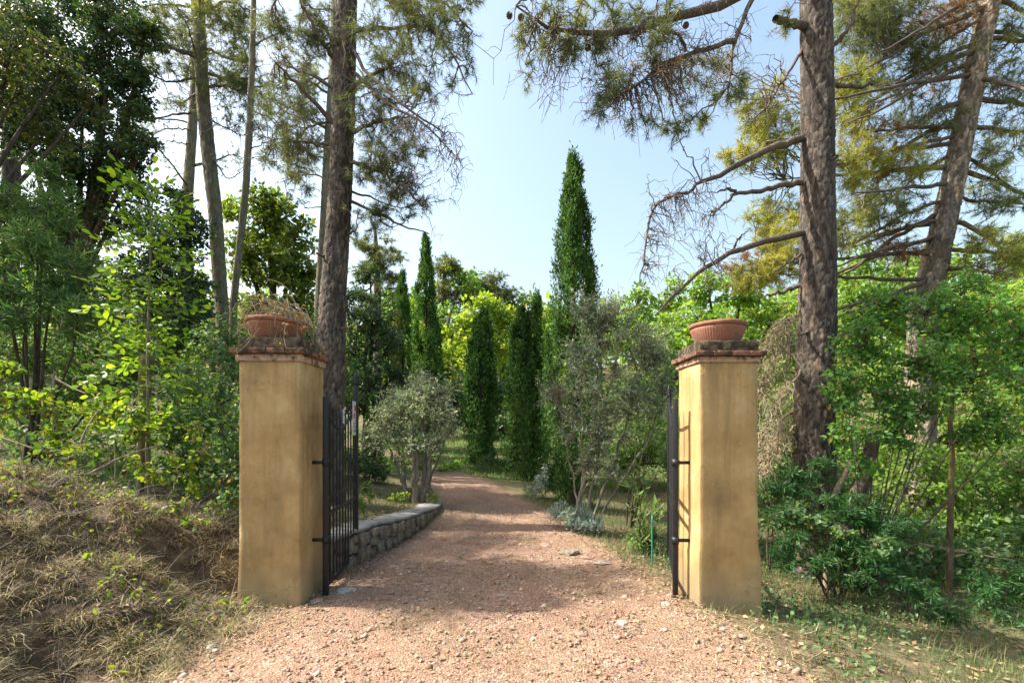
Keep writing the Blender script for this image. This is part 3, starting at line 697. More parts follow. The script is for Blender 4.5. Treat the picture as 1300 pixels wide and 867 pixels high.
sign(.84, 1.52, .125, .36, 'tall white plate with red marks and grey lettering on the gate leaf', [(-.005, .05, .08, .14, 'red', 'emblem'), (-.04, .01, .0, .05, 'red', 'arrow'), (-.04, .045, -.06, -.045, 'ink', 'lettering'), (-.04, .03, -.095, -.08, 'ink', 'lettering'), (-.04, .045, -.14, -.12, 'ink', 'lettering')])
sign(.47, 1.53, .06, .14, 'small white plate without red on the gate leaf', [(-.02, .02, .01, .03, 'ink', 'lettering')])
# ================================================================== trees
def plated(mb, pts, rad, seed, sides=56, ring=.022, cell=(.05, .13), depth=.016, root=.0):
    """trunk with bark plates standing proud of the fissures"""
    L = np.sum(np.linalg.norm(np.diff(pts, axis=0), axis=1)); m = int(L / ring)
    q = resample(np.concatenate([pts, np.asarray(rad)[:, None]], 1), m); C, r = q[:, :3], q[:, 3]
    T = nrm(np.gradient(C, axis=0)); U = nrm(np.cross(T, np.array([0, 1., 0.]))); W = np.cross(T, U)
    th = np.linspace(0, 2 * np.pi, sides, endpoint=False); s = np.arange(m) * ring
    rg = rng_(seed); nu = max(6, int(round(2 * np.pi * np.median(r) / cell[0]))); nv = int(L / cell[1]) + 7
    jx = rg.uniform(.1, .9, (nv, nu)); jy = rg.uniform(.05, .95, (nv, nu)); tint = rg.random((nv, nu))
    TH, SS = np.meshgrid(th, s); wv = .35 * np.sin(SS * 3 + 2 * np.cos(TH)) + .2 * np.sin(SS * 9 + 3 * np.sin(TH * 2))
    u = TH / (2 * np.pi) * nu + wv; v = SS / cell[1] + .55 * np.sin(TH * 4 + SS * 1.3) + .45 * np.sin(TH * 9 - SS * 2.1 + 1) + .35 * np.sin(TH * 17 + SS * 3) + 2.5
    iu, iv = np.floor(u).astype(int), np.floor(v).astype(int)
    f1 = np.full(u.shape, 9.); f2 = np.full(u.shape, 9.); tn = np.zeros(u.shape)
    for a in (-1, 0, 1):
        for b in (-1, 0, 1):
            ci, cj = iu + a, np.clip(iv + b, 0, nv - 1)
            d = np.hypot(ci + jx[cj, ci % nu] - u, iv + b + jy[cj, ci % nu] - v)
            t_ = tint[cj, ci % nu]; cl = d < f1
            f2 = np.where(cl, f1, np.minimum(f2, d)); tn = np.where(cl, t_, tn); f1 = np.where(cl, d, f1)
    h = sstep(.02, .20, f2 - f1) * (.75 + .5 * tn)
    fine = .5 + .5 * np.sin(SS * 70 + 9 * np.sin(TH * 5)) * np.sin(TH * 23)
    flare = root * np.exp(-s / .35)[:, None] * (1 + .35 * np.sin(TH * 5 + 1))
    rr = r[:, None] * (1 + .05 * np.sin(TH * 2 + SS) + .04 * np.sin(TH * 3 - SS * 1.7)) + flare + depth * (h - .6) * np.minimum(1, r[:, None] / .12) + .004 * fine * h
    V = C[:, None] + rr[..., None] * (np.cos(TH)[..., None] * U[:, None] + np.sin(TH)[..., None] * W[:, None])
    i = np.arange(m - 1)[:, None] * sides; j = np.arange(sides)[None]; j2 = (j + 1) % sides
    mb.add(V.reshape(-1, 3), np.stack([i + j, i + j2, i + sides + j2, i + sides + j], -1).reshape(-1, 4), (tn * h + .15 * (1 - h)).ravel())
    mb.f.append(np.array([np.arange(sides)[::-1]]) + mb.n - len(V.reshape(-1, 3)))
    mb.f.append(np.array([np.arange(sides)]) + mb.n - sides)
    return C, r

def pxline(pl): return np.array([P(*k[:3]) for k in pl])
def pine(name, label, trunk, branches=(), lobes=(), rand=None, bark='bark_pine', seed=1, nlen=.115, nwid=.0046, k=16, group='pines around the gate', sides=48, dead=(), cell=(.05, .13), depth=.016, root=.05, mats=None, mid_r=.6):
    rg = rng_(seed)
    pts = pxline(trunk); rad = np.array([t[3] for t in trunk])
    base = pts[0].copy(); base[2] = float(gz(base[0], base[1])); pts[0] = base - np.array([0, 0, .15])
    t = thing(name, label, 'tree', base, group)
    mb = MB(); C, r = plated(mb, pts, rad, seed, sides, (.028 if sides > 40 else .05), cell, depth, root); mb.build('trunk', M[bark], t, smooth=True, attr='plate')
    skel = []; 
    for bl in branches:
        p = pxline(bl[0]); m = 14; q = resample(p, m); r0, r1 = bl[1]
        q[1:-1] += .012 * rg.normal(size=(m - 2, 3))
        mb = MB(); tubes(mb, q[None], (np.linspace(1, 0, m) ** .8 * (r0 - r1) + r1)[None], 7); mb.build('branch', M['bark_branch'], t, smooth=True)
        skel.append(resample(p, 22)[5:])
    if rand:      # further boughs spiralling up the trunk
        n, z0, z1, L0, L1, up, rb = rand
        zs = np.sort(rg.uniform(z0, z1, n)); az = rg.uniform(0, 6.28) + np.arange(n) * 2.4 + rg.normal(size=n) * .4
        for z_, a_ in zip(zs, az):
            i = int(np.argmin(np.abs(C[:, 2] - z_))); f = (z_ - z0) / max(z1 - z0, .1); L = (L0 * (1 - f) + L1 * f) * rg.uniform(.6, 1.15)
            h = np.array([math.cos(a_), math.sin(a_), 0.]); tt = np.linspace(0, 1, 9)[:, None]
            q = C[i] + h * L * tt + np.array([0, 0, 1.]) * L * (up * tt - .38 * tt ** 2 * rg.uniform(.2, 1.3)) + np.cumsum(.022 * L * rg.normal(size=(9, 3)), axis=0) * tt
            mb = MB(); tubes(mb, q[None], (np.linspace(rb * rg.uniform(.7, 1.2), .006, 9))[None], 6); mb.build('branch', M['bark_branch'], t, smooth=True)
            skel.append(resample(q, 20)[7:])
            if L > .5:    # side twigs with needles along the bough
                ns = int(10 + 14 * L); S = resample(q, 30)[rg.integers(8, 30, ns)]
                side = np.cross(h, [0, 0, 1.]); E = S + (rg.uniform(-1, 1, (ns, 1)) * side + rg.uniform(-.1, .8, (ns, 1)) * h + rg.normal(size=(ns, 1)) * np.array([0, 0, .25])) * L * .26
                dead_sets.append((S, E)) if False else None
                twp = twig_paths(S, E, rg, 5, .10, .06); rand_tw.setdefault(t.name, []).append(twp)
    sk = np.concatenate(skel) if skel else C
    tw = list(rand_tw.get(t.name, [])); groups = {}
    for lb in lobes:
        px, py, d, rx, ry, n = lb[:6]; n = int(n * 1.35); mt = lb[6] if len(lb) > 6 else 'needle'; bare = lb[7] if len(lb) > 7 else 0.0
        c = P(px, py, d); ra = np.array([rx * d / FPX, max(.35, .7 * rx * d / FPX), ry * d / FPX])
        nc = max(3, n // 14); cc = c + nrm(rg.normal(size=(nc, 3))) * (rg.random((nc, 1)) ** .4) * ra
        E = cc[rg.integers(0, nc, n)] + rg.normal(size=(n, 3)) * ra * .27
        # clump stems from the boughs, then twigs from the clump stems
        S0 = sk[nearest(sk, cc, rg, .3)]; st = twig_paths(S0, cc, rg, 8, .06, .05); tw.append(('s', st))
        sp = st[:, 3:].reshape(-1, 3); p = twig_paths(sp[nearest(sp, E, rg, .3)], E, rg, 5, -.08, .09)
        nb = int(n * bare); tw.append(p[::2]); groups.setdefault(mt, []).append(p[nb:])
    for twp in rand_tw.get(t.name, []): groups.setdefault(mats or 'needle', []).append(twp)
    mb = MB()
    for p in tw:
        if isinstance(p, tuple): tubes(mb, p[1], np.linspace(.011, .005, 8)[None] * np.ones((len(p[1]), 1)), 4)
        else: tubes(mb, p, np.linspace(.0055, .0028, 5)[None] * np.ones((len(p), 1)), 3)
    for (c, n, rx, ry, d) in dead:      # bare curling twigs
        cc = P(c[0], c[1], d); E = cc + rg.normal(size=(n, 3)) * np.array([rx * d / FPX, .25, ry * d / FPX]) * .6
        S0 = sk[nearest(sk, E, rg, .35)]; E2 = E - np.array([0, 0, .10]) * rg.random((n, 1)); p = twig_paths(S0, E2, rg, 7, -.16, .07)
        tubes(mb, p, np.linspace(.0075, .0025, 7)[None] * np.ones((n, 1)), 3)
        n2 = n * 3; b = p[rg.integers(0, n, n2), rg.integers(2, 7, n2)]; e2 = b + rg.normal(size=(n2, 3)) * .13 + np.array([0, 0, -.10]); p2 = twig_paths(b, e2, rg, 5, -.25, .12)
        tubes(mb, p2, np.linspace(.004, .0018, 5)[None] * np.ones((n2, 1)), 3)
    mb.build('twigs', M['twig_grey'], t)
    for mt, ps in groups.items():
        mb = MB()
        for p in ps:
            n = len(p); D = p[:, -1] - p[:, -2] + 1e-6
            tufts(mb, p[:, -1], D, rg, nlen, nwid, k)
            for j in (2, 3): 
                sel = rg.random(n) < .75; tufts(mb, p[sel, j], D[sel], rg, nlen * .9, nwid, max(8, k - 6), 1.1)
        mb.build('needles', M[mt], t)
    return t
rand_tw = {}; dead_sets = []

def leafy(name, label, cat, base, lobes, leaf, mat, cover=3.2, bark='bark_dark', trunk_r=.08, seed=1, group=None, sub=.30, nsub=0, twigs=1.0, out=.6, tpl=LEAF2, droop=.25, cap=40000, stems=1, flat=.75, part='crown', rough=.5, extra=None):
    """broad-leaved tree or shrub: limbs to each lobe, leaf clumps through the lobe's volume"""
    rg = rng_(seed); ll, lw = leaf[0] * 1.12, leaf[1] * 1.15; cover = cover * .75
    base = np.array(base, float)
    t = thing(name, label, cat, base, group)
    cs = [P(*l[:3]) for l in lobes]
    mb = MB(); skel = []
    top = np.mean(cs, axis=0)
    for i, c in enumerate(cs):
        b = base + (np.array([rg.normal() * trunk_r * 1.5, rg.normal() * trunk_r * 1.5, -.05]) if stems > 1 else np.array([0, 0, -.05]))
        fork = base * .55 + top * .45 if stems == 1 else base * .7 + c * .3
        q = resample(np.array([b, b * .5 + fork * .5 + rg.normal(size=3) * .04, fork, fork * .45 + c * .55 + rg.normal(size=3) * .08, c]), 16)
        r0 = trunk_r * (1 if stems == 1 else .6); tubes(mb, q[None], (r0 * np.linspace(1, .18, 16) ** 1.1)[None], 7)
        skel.append(q[6:])
    sk = np.concatenate(skel); lmb = MB(); emb = MB()
    for l, c in zip(lobes, cs):
        px, py, d, rx, ry = l[:5]; ra = np.array([rx * d / FPX, .8 * (rx * .6 + ry * .4) * d / FPX, ry * d / FPX])
        ns = nsub or int(np.clip(10 + 3.2 * (ra[0] * ra[2]) / (ll * ll * 16), 10, 90))
        u = nrm(rg.normal(size=(ns, 3))); cc = c + u * (rg.random((ns, 1)) ** .45) * ra * .92
        cr = sub * ra.mean() * rg.uniform(.55, 1.25, (ns, 1))
        n = int(min(cap, cover * math.pi * ra[0] * ra[2] / (ll * lw * .5)))
        w = cr[:, 0] ** 2; k = rg.choice(ns, n, p=w / w.sum())
        g = rg.normal(size=(n, 3)); g = g / np.maximum(1, np.linalg.norm(g, axis=1, keepdims=True) / 1.7)
        pos = cc[k] + g * cr[k] * np.array([1, 1, flat]) * .62
        gl_ = gz(pos[:, 0], pos[:, 1]); pos[:, 2] = np.maximum(pos[:, 2], gl_ + .02)
        leaves(lmb, pos, rg, ll, lw, nrm(pos - c), .45, out, .85, axis=nrm(pos - cc[k]) + np.array([0, 0, .0]), droop=droop, tpl=tpl)
        # branchlets out to the clumps and a few into them
        S = sk[nearest(sk, cc, rg, .25)]; p = twig_paths(S, cc, rg, 6, -.06, .05)
        tubes(mb, p, np.linspace(max(.006, trunk_r * .16), .004, 6)[None] * np.ones((ns, 1)), 3)
        nt_ = int(ns * (4 if d < 7.5 else 1) * twigs)
        if nt_:
            kk = rg.integers(0, ns, nt_); e = cc[kk] + nrm(rg.normal(size=(nt_, 3))) * cr[kk] * rg.uniform(.5, 1.1, (nt_, 1))
            tubes(mb, twig_paths(p[kk, rg.integers(3, 6, nt_)], e, rg, 3, -.05, .06), np.linspace(.004, .0018, 3)[None] * np.ones((nt_, 1)), 3)
    mb.build('trunk' if stems == 1 else 'stems', M[bark], t, smooth=True)
    lmb.build(part, M[mat], t)
    return t

def cypress(label, px, top, base_py, width, d, seed, n=9000, tips=((0, 1.0),), mats=('cypress',), leaf=(.085, .03), brown_side=None, bare=0.0):
    """flame-shaped column of steep sprays"""
    rg = rng_(seed)
    b = P(px, base_py, d); b[2] = float(gz(b[0], b[1])); H = EYE + (HY - top) / FPX * d - b[2]; Rm = width / 2 * d / FPX
    t = thing('cypress_tree', label, 'tree', b, 'slender cypresses along the drive')
    mb = MB(); zz = np.linspace(-.1, H * .93, 12); tubes(mb, np.stack([b[0] + 0 * zz, b[1] + 0 * zz, b[2] + zz], -1)[None], np.linspace(.09, .012, 12)[None], 8)
    limb = []
    ns = int(185 * max(1, H / 4)); accs = {m_: MB() for m_ in mats}
    for dx, hs in tips:
        Ht = H * hs; m_ = ns if len(tips) == 1 else int(ns * .6)
        f = rg.random(m_) ** .85; z = bare * Ht + f * Ht * (.97 - bare); a = rg.uniform(0, 2 * np.pi, m_)
        def prof(f): return (np.minimum(1, .70 + 1.4 * f) * np.minimum(1, 1.55 * np.clip(1 - f, 0, 1) ** .72))
        lump = 1 + .11 * np.sin(3 * a + 5 * f + seed) + .12 * np.sin(5 * a - 11 * f)
        R_ = (Rm if len(tips) == 1 else Rm * .70) * prof(z / Ht) * lump * (rg.random(m_) ** .18) * np.exp(.05 * rg.normal(size=m_))
        off = np.array([dx * d / FPX, 0, 0])
        C = b + off * np.minimum(1, z / Ht * 1.4 + .35)[:, None] + np.stack([R_ * np.cos(a), R_ * np.sin(a), z], -1)
        outw = np.stack([np.cos(a), np.sin(a), 0 * a], -1)
        limb.append((np.stack([b[0] + 0 * z, b[1] + 0 * z, b[2] + np.maximum(0, z - .35)], -1), C))
        k = rg.integers(0, m_, n // len(tips)); sz = (.07 + .09 * rg.random(m_) ** 2) * (1 - .45 * f) * Rm / .45
        g = rg.normal(size=(len(k), 3)); pos = C[k] + g * np.stack([sz[k] * .42, sz[k] * .42, sz[k] * 1.7], -1)
        ax = np.array([0, 0, 1.]) + .35 * outw[k] + .25 * g * np.array([1, 1, 0])
        sel = np.zeros(len(k), int)
        if brown_side is not None and len(mats) > 1: sel = ((np.cos(a[k] - brown_side) + .35 * rg.normal(size=len(k)) > .35) & (z[k] < .75 * Ht)).astype(int)
        for q, nm in enumerate(mats):
            s_ = sel == q
            leaves(accs[nm], pos[s_], rg, leaf[0], leaf[1], outw[k][s_], .0, .9, .7, axis=ax[s_], droop=-.4)
    for S, E in limb:
        kk = rg.integers(0, len(S), 160); tubes(mb, twig_paths(S[kk], E[kk], rg, 4, .0, .03), np.linspace(.012, .003, 4)[None] * np.ones((160, 1)), 3)
    mb.build('trunk', M['bark_dark'], t, smooth=True)
    for nm, a_ in accs.items(): a_.build('foliage', M[nm], t)
    return t

# ---- pines ---------------------------------------------------------
D1 = 7.0
pine('pine_tree', 'big dark-barked pine rising right behind the left gate pillar', [(415, 600, D1, 0.212), (416, 520, D1, 0.212), (421, 420, D1, 0.191), (431, 260, D1, 0.166), (437, 100, D1, 0.149), (440, 0, D1, 0.140), (443, -300, D1, 0.102), (446, -520, D1, 0.025)],
     branches=[([(443, 40, 7), (480, 36, 6.8), (520, 35, 6.6), (545, 32, 6.5)], (.035, .012)), ([(440, 120, 7), (455, 107, 6.8), (480, 90, 6.7), (492, 86, 6.6)], (.035, .015)),
               ([(420, 330, 7), (402, 322, 6.8)], (.022, .014)), ([(436, 300, 7), (452, 292, 6.8)], (.02, .014)), ([(425, 420, 6.95), (446, 415, 6.75)], (.02, .012)), ([(445, 168, 7), (478, 155, 6.8), (510, 150, 6.6)], (.035, .012)), ([(440, 50, 7), (470, 100, 6.6), (520, 140, 6.3), (565, 170, 6.2)], (.03, .008)),
               ([(445, 90, 7), (490, 130, 6.5), (545, 160, 6.2), (580, 200, 6.1)], (.03, .006)), ([(447, 205, 7), (475, 215, 6.8), (510, 235, 6.7), (535, 262, 6.6)], (.03, .008)),
               ([(430, 165, 7), (390, 120, 6.7), (350, 80, 6.6)], (.04, .012)), ([(425, 75, 7), (400, 40, 6.8), (375, -10, 6.7)], (.035, .012)), ([(428, 115, 7), (395, 95, 7.1), (350, 80, 7.3)], (.03, .01)),
               ([(440, -60, 7), (500, -20, 6.7), (560, 0, 6.4), (600, 40, 6.2)], (.04, .008)), ([(440, -20, 7), (520, 10, 6.5), (570, 60, 6.2), (600, 120, 6.1)], (.035, .006)),
               ([(436, 250, 7), (470, 268, 7), (520, 290, 7), (545, 297, 7)], (.025, .006)), ([(432, 240, 7), (470, 250, 7.2), (500, 262, 7.2)], (.02, .006)),
               ([(428, 185, 7), (370, 180, 7), (345, 178, 7)], (.02, .006)), ([(428, 150, 7.1), (392, 160, 7.3), (360, 200, 7.4)], (.02, .006)), ([(440, -80, 7), (380, -30, 6.8), (345, 10, 6.6)], (.04, .01))],
     lobes=[(505, 20, 6.6, 55, 38, 260), (560, 20, 6.3, 45, 40, 170), (575, 75, 6.2, 26, 30, 90, 'needle', .3), (500, 90, 6.6, 48, 32, 190), (475, 150, 6.8, 40, 34, 150), (505, 190, 6.7, 40, 26, 140), (480, 222, 6.9, 45, 24, 150), (510, 258, 7, 38, 18, 110), (470, 285, 7.1, 30, 18, 70),
            (375, 55, 6.9, 42, 34, 170), (365, 130, 7.1, 36, 38, 150), (385, 195, 7.2, 36, 26, 120), (360, 215, 7.3, 22, 18, 50), (400, 20, 6.9, 30, 25, 90), (535, 110, 6.4, 26, 30, 90, 'needle', .4)],
     dead=[((380, 130), 80, 60, 110, 7), ((500, 120), 60, 60, 90, 6.6), ((520, 195), 40, 40, 50, 6.5), ((550, 220), 20, 40, 40, 6.4), ((575, 160), 16, 24, 50, 6.2), ((480, 240), 14, 40, 40, 6.8)],
     rand=(4, 8.8, 12.0, 1.6, .9, .25, .04), seed=11, sides=52)
D2 = 6.0
pine('pine_tree', 'straight grey-barked pine behind the right pillar with bare boughs on one side', [(1036, 690, D2, 0.254), (1036, 620, D2, 0.221), (1034, 500, D2, 0.207), (1038, 340, D2, 0.193), (1039, 170, D2, 0.188), (1035, 0, D2, 0.169), (1030, -300, D2, 0.122), (1028, -560, D2, 0.028)],
     branches=[([(1018, 176, 6), (985, 185, 5.9), (950, 202, 5.8), (915, 222, 5.7), (883, 234, 5.6)], (.05, .02)), ([(883, 234, 5.6), (888, 244, 5.6), (850, 246, 5.55), (826, 262, 5.5), (821, 292, 5.5), (818, 335, 5.5), (812, 362, 5.5)], (.02, .006)),
               ([(1018, 232, 6), (985, 236, 5.9), (955, 244, 5.8), (932, 247, 5.75)], (.04, .02)), ([(935, 246, 5.75), (925, 238, 5.7), (910, 245, 5.7)], (.02, .008)), ([(932, 247, 5.75), (920, 258, 5.7), (908, 270, 5.7)], (.02, .006)),
               ([(1018, 296, 6), (985, 304, 5.9), (935, 318, 5.8), (905, 331, 5.7), (880, 350, 5.6), (855, 376, 5.5), (835, 398, 5.4)], (.045, .010)), ([(930, 318, 5.8), (940, 300, 5.7), (950, 293, 5.65)], (.015, .006)),
               ([(1016, 362, 6), (995, 370, 6), (970, 378, 6)], (.03, .012)), ([(1018, 322, 6), (1000, 335, 6.1), (985, 345, 6.1)], (.02, .006)),
               ([(1020, 60, 6), (995, 100, 5.8), (985, 118, 5.75), (970, 140, 5.7), (950, 160, 5.7)], (.022, .006)),
               ([(1035, -120, 6), (1000, -50, 5.8), (946, -6, 5.6), (905, 9, 5.5), (866, 22, 5.4), (830, 28, 5.3), (795, 40, 5.25), (762, 50, 5.2), (720, 53, 5.15), (690, 43, 5.1), (668, 24, 5.05), (655, 8, 5.0)], (.085, .008)),
               ([(1033, -60, 6), (975, -20, 5.7), (950, 5, 5.6), (938, 40, 5.5), (930, 55, 5.5), (926, 105, 5.5)], (.05, .008)), ([(932, 52, 5.5), (900, 60, 5.4), (870, 68, 5.35), (838, 86, 5.3), (812, 105, 5.25), (785, 124, 5.2)], (.03, .006)),
               ([(870, 66, 5.35), (866, 45, 5.3), (845, 38, 5.25), (800, 40, 5.2)], (.02, .008)), ([(1058, 108, 6), (1085, 110, 6), (1108, 108, 6)], (.03, .018)), ([(1035, -140, 6), (960, -70, 5.7), (880, -30, 5.5), (800, -15, 5.3), (740, 0, 5.2)], (.05, .008)),
               ([(1030, 36, 6), (1008, 30, 5.85), (984, 24, 5.75)], (.05, .042)), ([(1050, 205, 5.9), (1062, 198, 5.75)], (.02, .014)), ([(1040, 420, 6), (1008, 424, 5.8), (995, 426, 5.7)], (.02, .008)), ([(1042, 500, 6), (1003, 470, 5.8), (992, 474, 5.7)], (.02, .008)), ([(1055, 60, 6), (1075, 40, 5.9), (1095, -10, 5.8)], (.03, .012))],
     lobes=[(715, 70, 5.15, 34, 24, 60, 'needle', .4), (830, 62, 5.3, 36, 24, 80, 'needle', .35), (765, 75, 5.2, 34, 20, 60, 'needle', .4), (870, 140, 5.45, 34, 26, 60, 'needle', .4), (690, 85, 5.1, 24, 20, 26, 'needle', .4), (845, 100, 5.35, 30, 24, 50, 'needle_yellow', .4), (770, 22, 5.25, 52, 26, 120, 'needle', .35), (735, 30, 5.15, 30, 22, 40, 'needle_yellow', .2), (700, 15, 5.1, 36, 22, 60, 'needle', .4), (668, 45, 5.05, 16, 26, 30, 'needle', .3), (840, 15, 5.3, 42, 22, 80, 'needle', .4), (775, 125, 5.2, 26, 22, 60, 'needle', .2), (795, 105, 5.2, 22, 20, 20, 'needle_brown', .2),
            (815, 150, 5.3, 24, 14, 30, 'needle', .3), (860, 110, 5.4, 30, 24, 20, 'needle_brown', .5), (925, 120, 5.55, 22, 26, 40, 'needle', .3), (900, 150, 5.55, 20, 16, 30, 'needle_yellow', .2), (1000, 10, 5.8, 30, 30, 40, 'needle', .5)],
     dead=[((860, 285), 40, 36, 50, 5.6), ((895, 270), 30, 28, 44, 5.65), ((835, 320), 22, 22, 44, 5.5), ((820, 90), 60, 60, 40, 5.3), ((740, 85), 70, 70, 45, 5.2), ((830, 130), 40, 60, 40, 5.35), ((880, 80), 40, 40, 50, 5.45), ((690, 50), 26, 34, 40, 5.1), ((980, 120), 14, 30, 30, 5.7), ((900, 350), 8, 30, 20, 5.7), ((945, 60), 20, 40, 40, 5.6)],
     rand=(10, 9.0, 12.2, 1.8, .9, .25, .045), seed=12, sides=56, root=.1)
# leaning pine on the right: fan of stiff dead branches
D3 = 8.6
br = []
rgp = rng_(33)
def onp3(f): return (1172 + 88 * f, 400 - 410 * f)
for i in range(40):
    f = min(1.0, max(0.0, .02 + .98 * i / 39 + rgp.normal(0, .03))); x0, y0 = onp3(f); s = -1 if i % 3 != 2 else 1
    L = rgp.uniform(110, 230) * (.75 if s > 0 else 1.0); dy = rgp.uniform(.05, .75) if f > .3 else rgp.uniform(-.05, .45)
    dd = rgp.uniform(-1.6, 1.0)
    br.append(([(x0, y0, D3), (x0 + s * L * .4, y0 + L * .4 * dy * .75, D3 + dd * .4), (x0 + s * L * .8, y0 + L * .8 * dy, D3 + dd * .8), (x0 + s * L, y0 + L * dy * .92, D3 + dd)], (.045 * rgp.uniform(.7, 1.2), .008)))
pine('pine_tree', 'leaning pine with a fan of stiff dead branches and yellow needles', [(1165, 560, D3, 0.232), (1172, 400, D3, 0.216), (1205, 255, D3, 0.180), (1240, 80, D3, 0.148), (1262, -20, D3, 0.132), (1300, -250, D3, 0.080), (1320, -380, D3, 0.024)], branches=br,
     lobes=[(1090, 40, 8.2, 48, 40, 204, 'needle'), (1140, 25, 8.2, 44, 30, 148, 'needle'), (1085, 120, 8.2, 34, 46, 248, 'needle_yellow'), (1110, 190, 8.3, 44, 34, 161, 'needle_brown', .5), (1085, 210, 8.0, 30, 36, 161, 'needle_yellow'), (1150, 210, 8.2, 34, 20, 99, 'needle_yellow'), (1130, 260, 8.1, 36, 22, 86, 'needle', .5),
            (960, 140, 8.4, 36, 34, 186, 'needle_yellow'), (985, 170, 8.2, 28, 36, 161, 'needle_yellow'), (940, 195, 8.3, 26, 20, 99, 'needle_yellow'), (900, 90, 8.3, 26, 26, 74, 'needle'), (985, 275, 8.2, 34, 30, 210, 'needle_yellow'), (1000, 330, 8.0, 30, 26, 161, 'needle_yellow'), (968, 352, 7.9, 34, 20, 186, 'needle_yellow'), (990, 300, 8, 26, 30, 62, 'needle_yellow'), (950, 335, 8, 26, 18, 37, 'needle_brown', .4),
            (1290, 70, 8.6, 40, 40, 186, 'needle', .3), (1200, 10, 8.4, 46, 30, 198, 'needle_brown', .3), (1285, 190, 8.4, 30, 30, 86, 'needle_yellow', .3), (1270, 320, 8.0, 40, 34, 210, 'needle_yellow'), (1260, 260, 8.2, 34, 20, 99, 'needle', .3), (1230, 130, 8.4, 50, 40, 74, 'needle', .6), (1080, 290, 7.8, 30, 30, 86, 'needle_yellow', .3), (1180, 60, 8.4, 40, 30, 136, 'needle'), (1110, 80, 8.8, 50, 50, 248), (1100, 270, 8.6, 40, 40, 161, 'needle_yellow'), (1140, 310, 8.4, 40, 30, 111, 'needle_brown', .4), (1170, 130, 8.8, 40, 40, 124, 'needle', .3), (1250, 30, 8.8, 50, 40, 161, 'needle', .3), (1215, 90, 8.9, 50, 40, 136, 'needle_brown', .5), (1160, 170, 8.7, 50, 30, 161, 'needle', .5), (1120, 230, 8.5, 50, 30, 161, 'needle', .6), (1280, 130, 8.7, 40, 40, 124, 'needle', .5), (1250, 230, 8.7, 50, 40, 136, 'needle_yellow', .5), (1090, 0, 8.5, 40, 30, 161, 'needle_yellow')],
     dead=[((1130, 200), 60, 80, 60, 8.3), ((1250, 200), 30, 60, 90, 8.5), ((1100, 300), 50, 60, 40, 8.1), ((1200, 100), 60, 70, 60, 8.4), ((1120, 120), 50, 60, 60, 8.4)],
     rand=(10, 9.5, 13.5, 2.2, 1.0, .2, .05), bark='bark_lit', seed=13, sides=42, mats='needle_yellow', cell=(.09, .16), depth=.025, nwid=.0075, k=15, nlen=.14)
# the pale-trunked group on the left
pine('pine_tree', 'tall pale-trunked pine, stoutest of the cluster behind the sapling', [(286, 520, 11.5, 0.168), (284, 420, 11.5, 0.161), (272, 260, 11.5, 0.143), (257, 120, 11.5, 0.140), (251, 0, 11.5, 0.140), (247, -200, 11.5, 0.084), (246, -330, 11.5, 0.021)],
     branches=[([(254, 75, 11.5), (215, 60, 11), (185, 30, 10.8)], (.04, .01)), ([(258, 60, 11.5), (290, 75, 11.2), (330, 85, 11)], (.04, .01)), ([(260, 110, 11.5), (300, 108, 11), (330, 110, 11)], (.04, .01)), ([(255, 100, 11.5), (210, 105, 11), (175, 85, 11)], (.03, .01)), ([(252, 20, 11.5), (290, 0, 11), (330, 20, 11)], (.04, .01)), ([(250, 10, 11.5), (205, 5, 11), (180, 10, 10.8)], (.03, .01)),
               ([(242, 143, 11.6), (215, 147, 11.5), (188, 155, 11.4)], (.03, .006)), ([(242, 165, 11.6), (215, 163, 11.5), (195, 170, 11.4)], (.02, .006)), ([(240, 183, 11.6), (205, 178, 11.5)], (.02, .006)), ([(262, 150, 11.5), (300, 170, 11.2), (320, 175, 11)], (.02, .006)), ([(268, 200, 11.5), (290, 230, 11.3), (310, 215, 11.2)], (.02, .006))],
     lobes=[(205, 30, 10.9, 34, 30, 200), (215, 85, 10.9, 26, 26, 90, 'needle', .3), (300, 35, 11.2, 36, 30, 210), (285, 95, 11.2, 40, 26, 170), (300, 150, 11.2, 30, 18, 90, 'needle', .3), (320, 100, 11, 24, 36, 110), (275, 10, 11.3, 30, 16, 100, 'needle_yellow'), (225, 130, 11.2, 14, 14, 25, 'needle', .4)],
     dead=[((215, 100), 60, 60, 70, 11.2), ((300, 120), 90, 60, 90, 11.2)], rand=(6, 9.5, 13.5, 2.2, 1.0, .25, .04), bark='bark_pale', seed=14, sides=32, nlen=.16, nwid=.008, k=12, cell=(.1, .3), depth=.015, group='pale-trunked pines left of the gate')
pine('pine_tree', 'pale pine trunk half hidden behind the stoutest pale trunk', [(232, 470, 13.5, 0.137), (235, 300, 13.5, 0.130), (243, 180, 13.5, 0.119), (250, 60, 13.5, 0.108), (255, -150, 13.5, 0.058), (257, -250, 13.5, 0.022)], lobes=[(240, 60, 13.2, 30, 30, 60), (265, 20, 13.4, 30, 24, 60)], rand=(6, 8.0, 14., 1.8, 1.0, .25, .035), bark='bark_pale', seed=15, sides=24, nlen=.17, nwid=.009, k=11, cell=(.1, .3), depth=.012, group='pale-trunked pines left of the gate')
